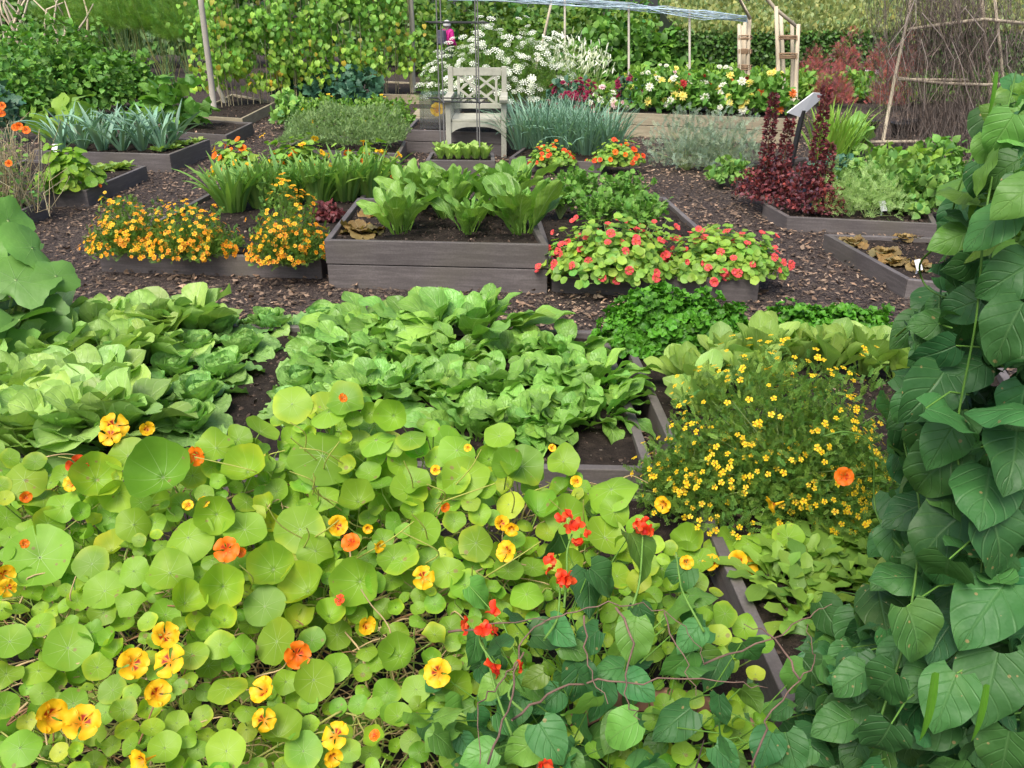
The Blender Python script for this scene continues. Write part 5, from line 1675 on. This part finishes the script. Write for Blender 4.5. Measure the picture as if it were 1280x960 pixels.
for _ in range(3600):
    x = random.gauss(1190, 42) if random.random() < .75 else random.uniform(1090, 1300)
    y = random.uniform(-30, 190)
    dy = random.uniform(15, 60)
    p0 = A(x, y + dy, Yw + random.uniform(-.25, .3)); p1 = A(x + random.gauss(0, 14), y - dy * .3, Yw + random.uniform(-.2, .2))
    p0[2] = max(p0[2], .01)
    mb.tube([p0 - base, (p0 + p1) / 2 - base + rng.normal(0, .05, 3), p1 - base], random.uniform(.0015, .004), .001, 3, shades(1, .5, 1.7, .05)[0], cap=False)
for _ in range(12):
    x = random.uniform(1130, 1300); y = random.uniform(-10, 60)
    pp = [A(x + random.gauss(0, 9) + q * random.uniform(-6, 6), y + q * 30, Yw - .2) - base for q in range(4)]
    mb.tube(pp, .006, .003, 5, (2.2, 2.3, 2.4))
obj('twig_mat', mb.mesh('twig_mat', M['twig']), t)

# sign
base = G(990, 215)
t = thing('plant_sign', 'white slanted information board on a black post among the red orach', 'sign', base)
a = A(990, 200, base[1]) - base; b = A(1004, 138, base[1]) - base
mb = MB(); d = unit(b - a); x_ = unit(np.cross(d, (0, 1, 0)))
mb.tube([a * np.array([1, 1, 0]), a, b], .035, .03, 4)
obj('post', mb.mesh('post', M['black'], False), t)
c = [A(984, 141, base[1] - .12), A(1001, 147, base[1] + .0), A(1034, 117, base[1] + .14), A(1017, 116, base[1] + .0)]
c = [q - base for q in c]
nn = unit(np.cross(c[1] - c[0], c[3] - c[0])) * .012
if nn[2] < 0: nn = -nn
obj('board', MB().hexa(c, [q + nn for q in c]).mesh('board', M['white'], False), t, .002)

# orach
def orach(hs):
    mb, st = MB(), MB()
    s = bush('redleaf', LOBE, 850, .24, .2, .36, .036, .4, .4, (.4, 1.7, .3), name='leaves', stems=0)
    for dx, dy, h in hs:
        mb = MB()
        n = int(900 * h)
        z = rng.uniform(.1, h, n); r = .07 * (1 - .6 * z / h) * rng.uniform(.3, 1.1, n); a = rng.uniform(0, 6.28, n)
        P = np.stack([dx + r * np.cos(a), dy + r * np.sin(a), z], -1)
        mb.scatter(TINY, P, frames(np.stack([np.cos(a), np.sin(a), rng.normal(.3, .5, n)], -1), rng.normal(size=(n, 3))), rng.uniform(.02, .04, n), shades(n, .5, 1.5, .2))
        s.append(('seed_spire', mb.mesh('seed_spire', M['redleaf'])))
        st.tube([(dx * .5, dy * .5, 0), (dx, dy, h * .6), (dx, dy, h)], .006, .003, 5, (.5, .2, .2))
    s.append(('stems', st.mesh('stems', M['stem'])))
    return s


for x, y, hs, sc_, lb in [(965, 256, [(-.1, 0, .95), (.06, 0, .75)], 1, 'deep red orach with the tall left spire beside the silvery bush'), (1008, 268, [(.02, 0, 1.05), (.12, 0, .6)], 1, 'deep red orach with a thick spire in front of the sign'), (935, 246, [(0, 0, .3)], .6, 'small deep red orach at the path edge'), (1035, 270, [(0, 0, .35)], .6, 'low bronze orach beside the mixed greens')]:
    put(orach(hs), 'red_orach', lb, 'red orach', G(x, y, .08), 0, sc_, 'red orach plants')

# silver bush, greens
for x, y, rx, rz, lb in [(858, 212, .45, .52, 'silvery bush nearest the timber planter'), (905, 215, .45, .52, 'silvery bush beside the deep red orach')]:
    put(bush('silver', SPR, 1100, rx, .35, rz, .09, .8, .3, (.6, 1.3, .1), stems=30), 'silvery_bush', lb, 'herb bush', G(x, y), 0, 1, 'silvery herb bushes')
put(bush('soft', BROAD, 160, .25, .2, .2, .08, .2, .4, stems=6), 'ground_ivy', 'small green leaves at the foot of the silvery bushes', 'leafy plant', G(912, 228, .05))
ong = rosette([T_leaf('strap', .018, .2 + .2 * i, .3, nl=6, nw=1, seed=i) for i in range(4)], 'nast_far', 80, (.5, .68), (95, 68), .16, (.8, 1.3, .05))
put(ong, 'spring_onion', 'bright green spring onion clump directly behind the sign post', 'onion', G(1032, 198, .05))
put(ong, 'spring_onion', 'bright green spring onion clump beside the pale cabbage', 'onion', G(1050, 196, .05), 1, .9)
put(bush('lett', SQ, 26, .22, .2, .36, .11, .2, .6, (.9, 1.3, .05), stems=4), 'cabbage', 'pale cabbage plant between spring onions and black pots', 'cabbage', G(1072, 192, .05))
put(bush('kale', BROAD, 90, .22, .2, .2, .1, .2, .5, stems=4), 'strawberry_plant', 'low dark leafy plant below the spring onions', 'leafy plant', G(1045, 222, .05))
for i, (x, y, mt, tm, lb) in enumerate([(1050, 268, 'nast_far', SPR, 'feathery lime green herb next to the red orach'), (1085, 272, 'nast_far', SPR, 'feathery herb leaning over the dark board'), (1080, 250, 'soft', SMALL, 'loose green herb in the middle of the mixed bed'), (1115, 262, 'soft', SMALL, 'airy pale green herb above the white tags'),
                                        (1110, 240, 'nast_far', BROAD, 'broad leaved green plant at the back of the mixed bed'), (1145, 245, 'nast_far', BROAD, 'broad leaved green plant near the bean tower'), (1155, 268, 'soft', BROAD, 'low green plant at the mixed bed corner'), (1170, 230, 'veg', BROAD, 'green leafy plant under the willow screen')]):
    put(bush(mt, tm, 420, .3, .24, .36, .08, .6, .35, (.65, 1.25, .12), stems=14), 'mixed_herb', lb, 'herb', G(x, y, .08), 0, 1, 'herbs in the mixed bed')
for i, (x, y, lb) in enumerate([(1066, 305, 'brown lettuce in the back corner of the bare bed'), (1105, 318, 'brown lettuce midway in the bare bed'), (1120, 330, 'brown lettuce near the front board'), (1130, 300, 'small brown lettuce toward the back board'), (1150, 335, 'brown lettuce beside the white tag')]):
    put(brown, 'brown_lettuce', lb, 'lettuce', G(x, y, .1), rr(), .85, 'brown leaved lettuces in the bare bed')


def label_tag(px, py, z, lb, s=1.):
    b = G(px, py, z)
    t = thing('plant_label', lb, 'plant label', b, random.uniform(-.6, .6))
    R = frame1((0, .5, .85), (0, -.85, .5))
    obj('tag', MB().box((0, 0, .06 * s), (.055 * s, .075 * s, .003), R).mesh('tag', M['white'], False), t)
    obj('stake', MB().box((0, .004, .02 * s), (.012 * s, .003, .07 * s)).mesh('stake', M['white'], False), t)


label_tag(1146, 342, .1, 'white plastic plant tag by the brown lettuce')
label_tag(1102, 268, .1, 'white plastic tag at the front of the mixed bed, nearer the sign', 1.2)
label_tag(1142, 268, .1, 'white plastic tag at the front of the mixed bed, nearer the bean tower', 1.2)
label_tag(70, 193, .17, 'white plastic tag at the corner of the leek bed', 1.2)
label_tag(1083, 100, .3, 'white tag in front of the hedge, closer to the tallest red plume', 2.0)
label_tag(1095, 100, .3, 'white tag in front of the hedge, closer to the willow screen', 2.0)


def pot(px, py, r, lb):
    t = thing('plant_pot', lb, 'pot', G(px, py))
    mb = MB(); pr = [(r * .75, 0), (r, r * 1.5), (r * 1.08, r * 1.5), (r * 1.08, r * 1.7), (r * .95, r * 1.7), (r * .9, r * 1.4), (.01, r * 1.4)]
    V = [(q * math.cos(2 * PI * k / 20), q * math.sin(2 * PI * k / 20), z) for q, z in pr for k in range(20)]
    mb.add(T(V, grid_faces(len(pr) - 1, 20, True)))
    obj('pot_wall', mb.mesh('pot_wall', M['black']), t)


pot(1122, 172, .12, 'black plastic pot below the red plumes, nearer the willow screen')
pot(1088, 165, .1, 'black plastic pot under the low red plume plant')
pot(1136, 168, .12, 'black plastic pot at the foot of the willow twigs')


# ------------------------------------------------------------------ people
def skin_mesh(name, verts, edges, radii, mat, parent, root=0, lvl=1):
    me = bpy.data.meshes.new(name); me.from_pydata(verts, edges, []); me.update()
    o = bpy.data.objects.new(name, me); COL.objects.link(o); o.parent = parent
    sk = o.modifiers.new('skin', 'SKIN')
    for i, r in enumerate(radii):
        v = me.skin_vertices[0].data[i]
        v.radius = (r, r) if np.isscalar(r) else r
        v.use_root = (i == root)
    sb = o.modifiers.new('sub', 'SUBSURF'); sb.levels = lvl; sb.render_levels = lvl
    dg = bpy.context.evaluated_depsgraph_get(); dg.update()
    nm = bpy.data.meshes.new_from_object(o.evaluated_get(dg))
    o.modifiers.clear(); o.data = nm; nm.materials.clear(); nm.materials.append(mat)
    for p in nm.polygons: p.use_smooth = True
    return o


def person(px, py_head, Y, label, jacket, trousers, hair, rz, pack):
    hd = A(px, py_head, Y)
    Ht = hd[2]; k = Ht / 1.65
    t = thing('person', label, 'person', (hd[0], Y, 0), rz, k)
    v = [(0, 0, .92), (0, .01, 1.15), (0, .02, 1.36), (0, .0, 1.45), (0, -.02, 1.53),
         (.1, 0, .88), (.11, -.02, .5), (.11, .02, .08), (.11, -.12, .04), (-.1, 0, .88), (-.11, .05, .5), (-.11, .1, .08), (-.11, -.04, .04),
         (.17, 0, 1.36), (.23, .02, 1.1), (.2, -.15, .93), (.19, -.2, .88), (-.17, 0, 1.36), (-.23, .02, 1.1), (-.2, -.15, .93), (-.19, -.2, .88)]
    e = [(0, 1), (1, 2), (2, 3), (3, 4), (0, 5), (5, 6), (6, 7), (7, 8), (0, 9), (9, 10), (10, 11), (11, 12), (2, 13), (13, 14), (14, 15), (15, 16), (2, 17), (17, 18), (18, 19), (19, 20)]
    r = [.13, .12, .13, .055, .09, .085, .055, .035, .03, .085, .055, .035, .03, .055, .045, .032, .028, .055, .045, .032, .028]
    skin_mesh('body', v, e, r, M['skin'], t)
    J = plainmat(name=f'jacket_{px}', base=jacket, nscale=20, tint=False)
    jv = [v[i] for i in (0, 1, 2, 3, 13, 14, 15, 17, 18, 19)]
    jv[0] = (0, 0, .82)
    skin_mesh('jacket', jv, [(0, 1), (1, 2), (2, 3), (2, 4), (4, 5), (5, 6), (2, 7), (7, 8), (8, 9)], [(.2, .16), (.185, .15), (.18, .15), .07, .08, .07, .05, .08, .07, .05], J, t)
    Tm = plainmat(name=f'trousers_{px}', base=trousers, nscale=20, tint=False)
    skin_mesh('trousers', [v[i] for i in (0, 5, 6, 7, 9, 10, 11)], [(0, 1), (1, 2), (2, 3), (0, 4), (4, 5), (5, 6)], [.15, .11, .08, .065, .11, .08, .065], Tm, t)
    Hm = plainmat(name=f'hair_{px}', base=hair, nscale=60)
    h = T_disc(6, 16, 0, 0, 2, 0)
    V = []
    for a in np.linspace(-.35, PI / 2, 7):
        for q in range(16):
            b = 2 * PI * q / 16
            rad = .118 + random.uniform(-.006, .006)
            V.append((rad * math.cos(a) * math.cos(b), .02 + rad * math.cos(a) * math.sin(b), 1.55 + rad * 1.05 * math.sin(a)))
    obj('hair', MB().add(T(V, grid_faces(6, 16, True))).mesh('hair', Hm), t)
    if pack:
        P_ = plainmat(name=f'pack_{px}', base=(.1, .1, .13), nscale=20)
        t2 = thing('backpack', 'grey backpack on the magenta jacket', 'backpack', np.array([hd[0], Y, 0]) + 0, rz, k)
        mb = MB(); mb.box((.0, .24, 1.2), (.27, .13, .4)).box((0, .31, 1.12), (.2, .04, .2))
        obj('bag', mb.mesh('bag', P_, False), t2, .03)
        mb = MB()
        for sx in (-.1, .1): mb.tube([(sx, .2, 1.36), (sx, .02, 1.49), (sx, -.17, 1.34), (sx, -.16, 1.1), (sx, .17, 1.0)], .014, .014, 6)
        obj('strap', mb.mesh('strap', P_), t2)
    # face
    fm = MB()
    fm.add(T_disc(2, 8, 0, 0, 2, 0), (0, -.115, 1.515), frame1((0, 0, 1), (0, -1, 0)), .014)
    nose = obj('nose', fm.mesh('nose', M['skin']), t)
    for sx in (-.035, .035):
        obj('eye', MB().add(T_disc(2, 8, -.4, 0, 2, 0), (sx, -.104, 1.545), frame1((0, 0, 1), (0, -1, 0)), .01).mesh('eye', M['black']), t)
    return t


person(559, 26, 21.5, 'person in a magenta jacket with grey hair walking among the shrubs', (.55, .02, .22), (.03, .03, .05), (.55, .55, .53), 2.4, True)
person(805, 41, 21.6, 'grey haired person in dark clothes bending behind the green shrubs', (.02, .025, .04), (.02, .02, .03), (.6, .58, .55), 2.9, False)
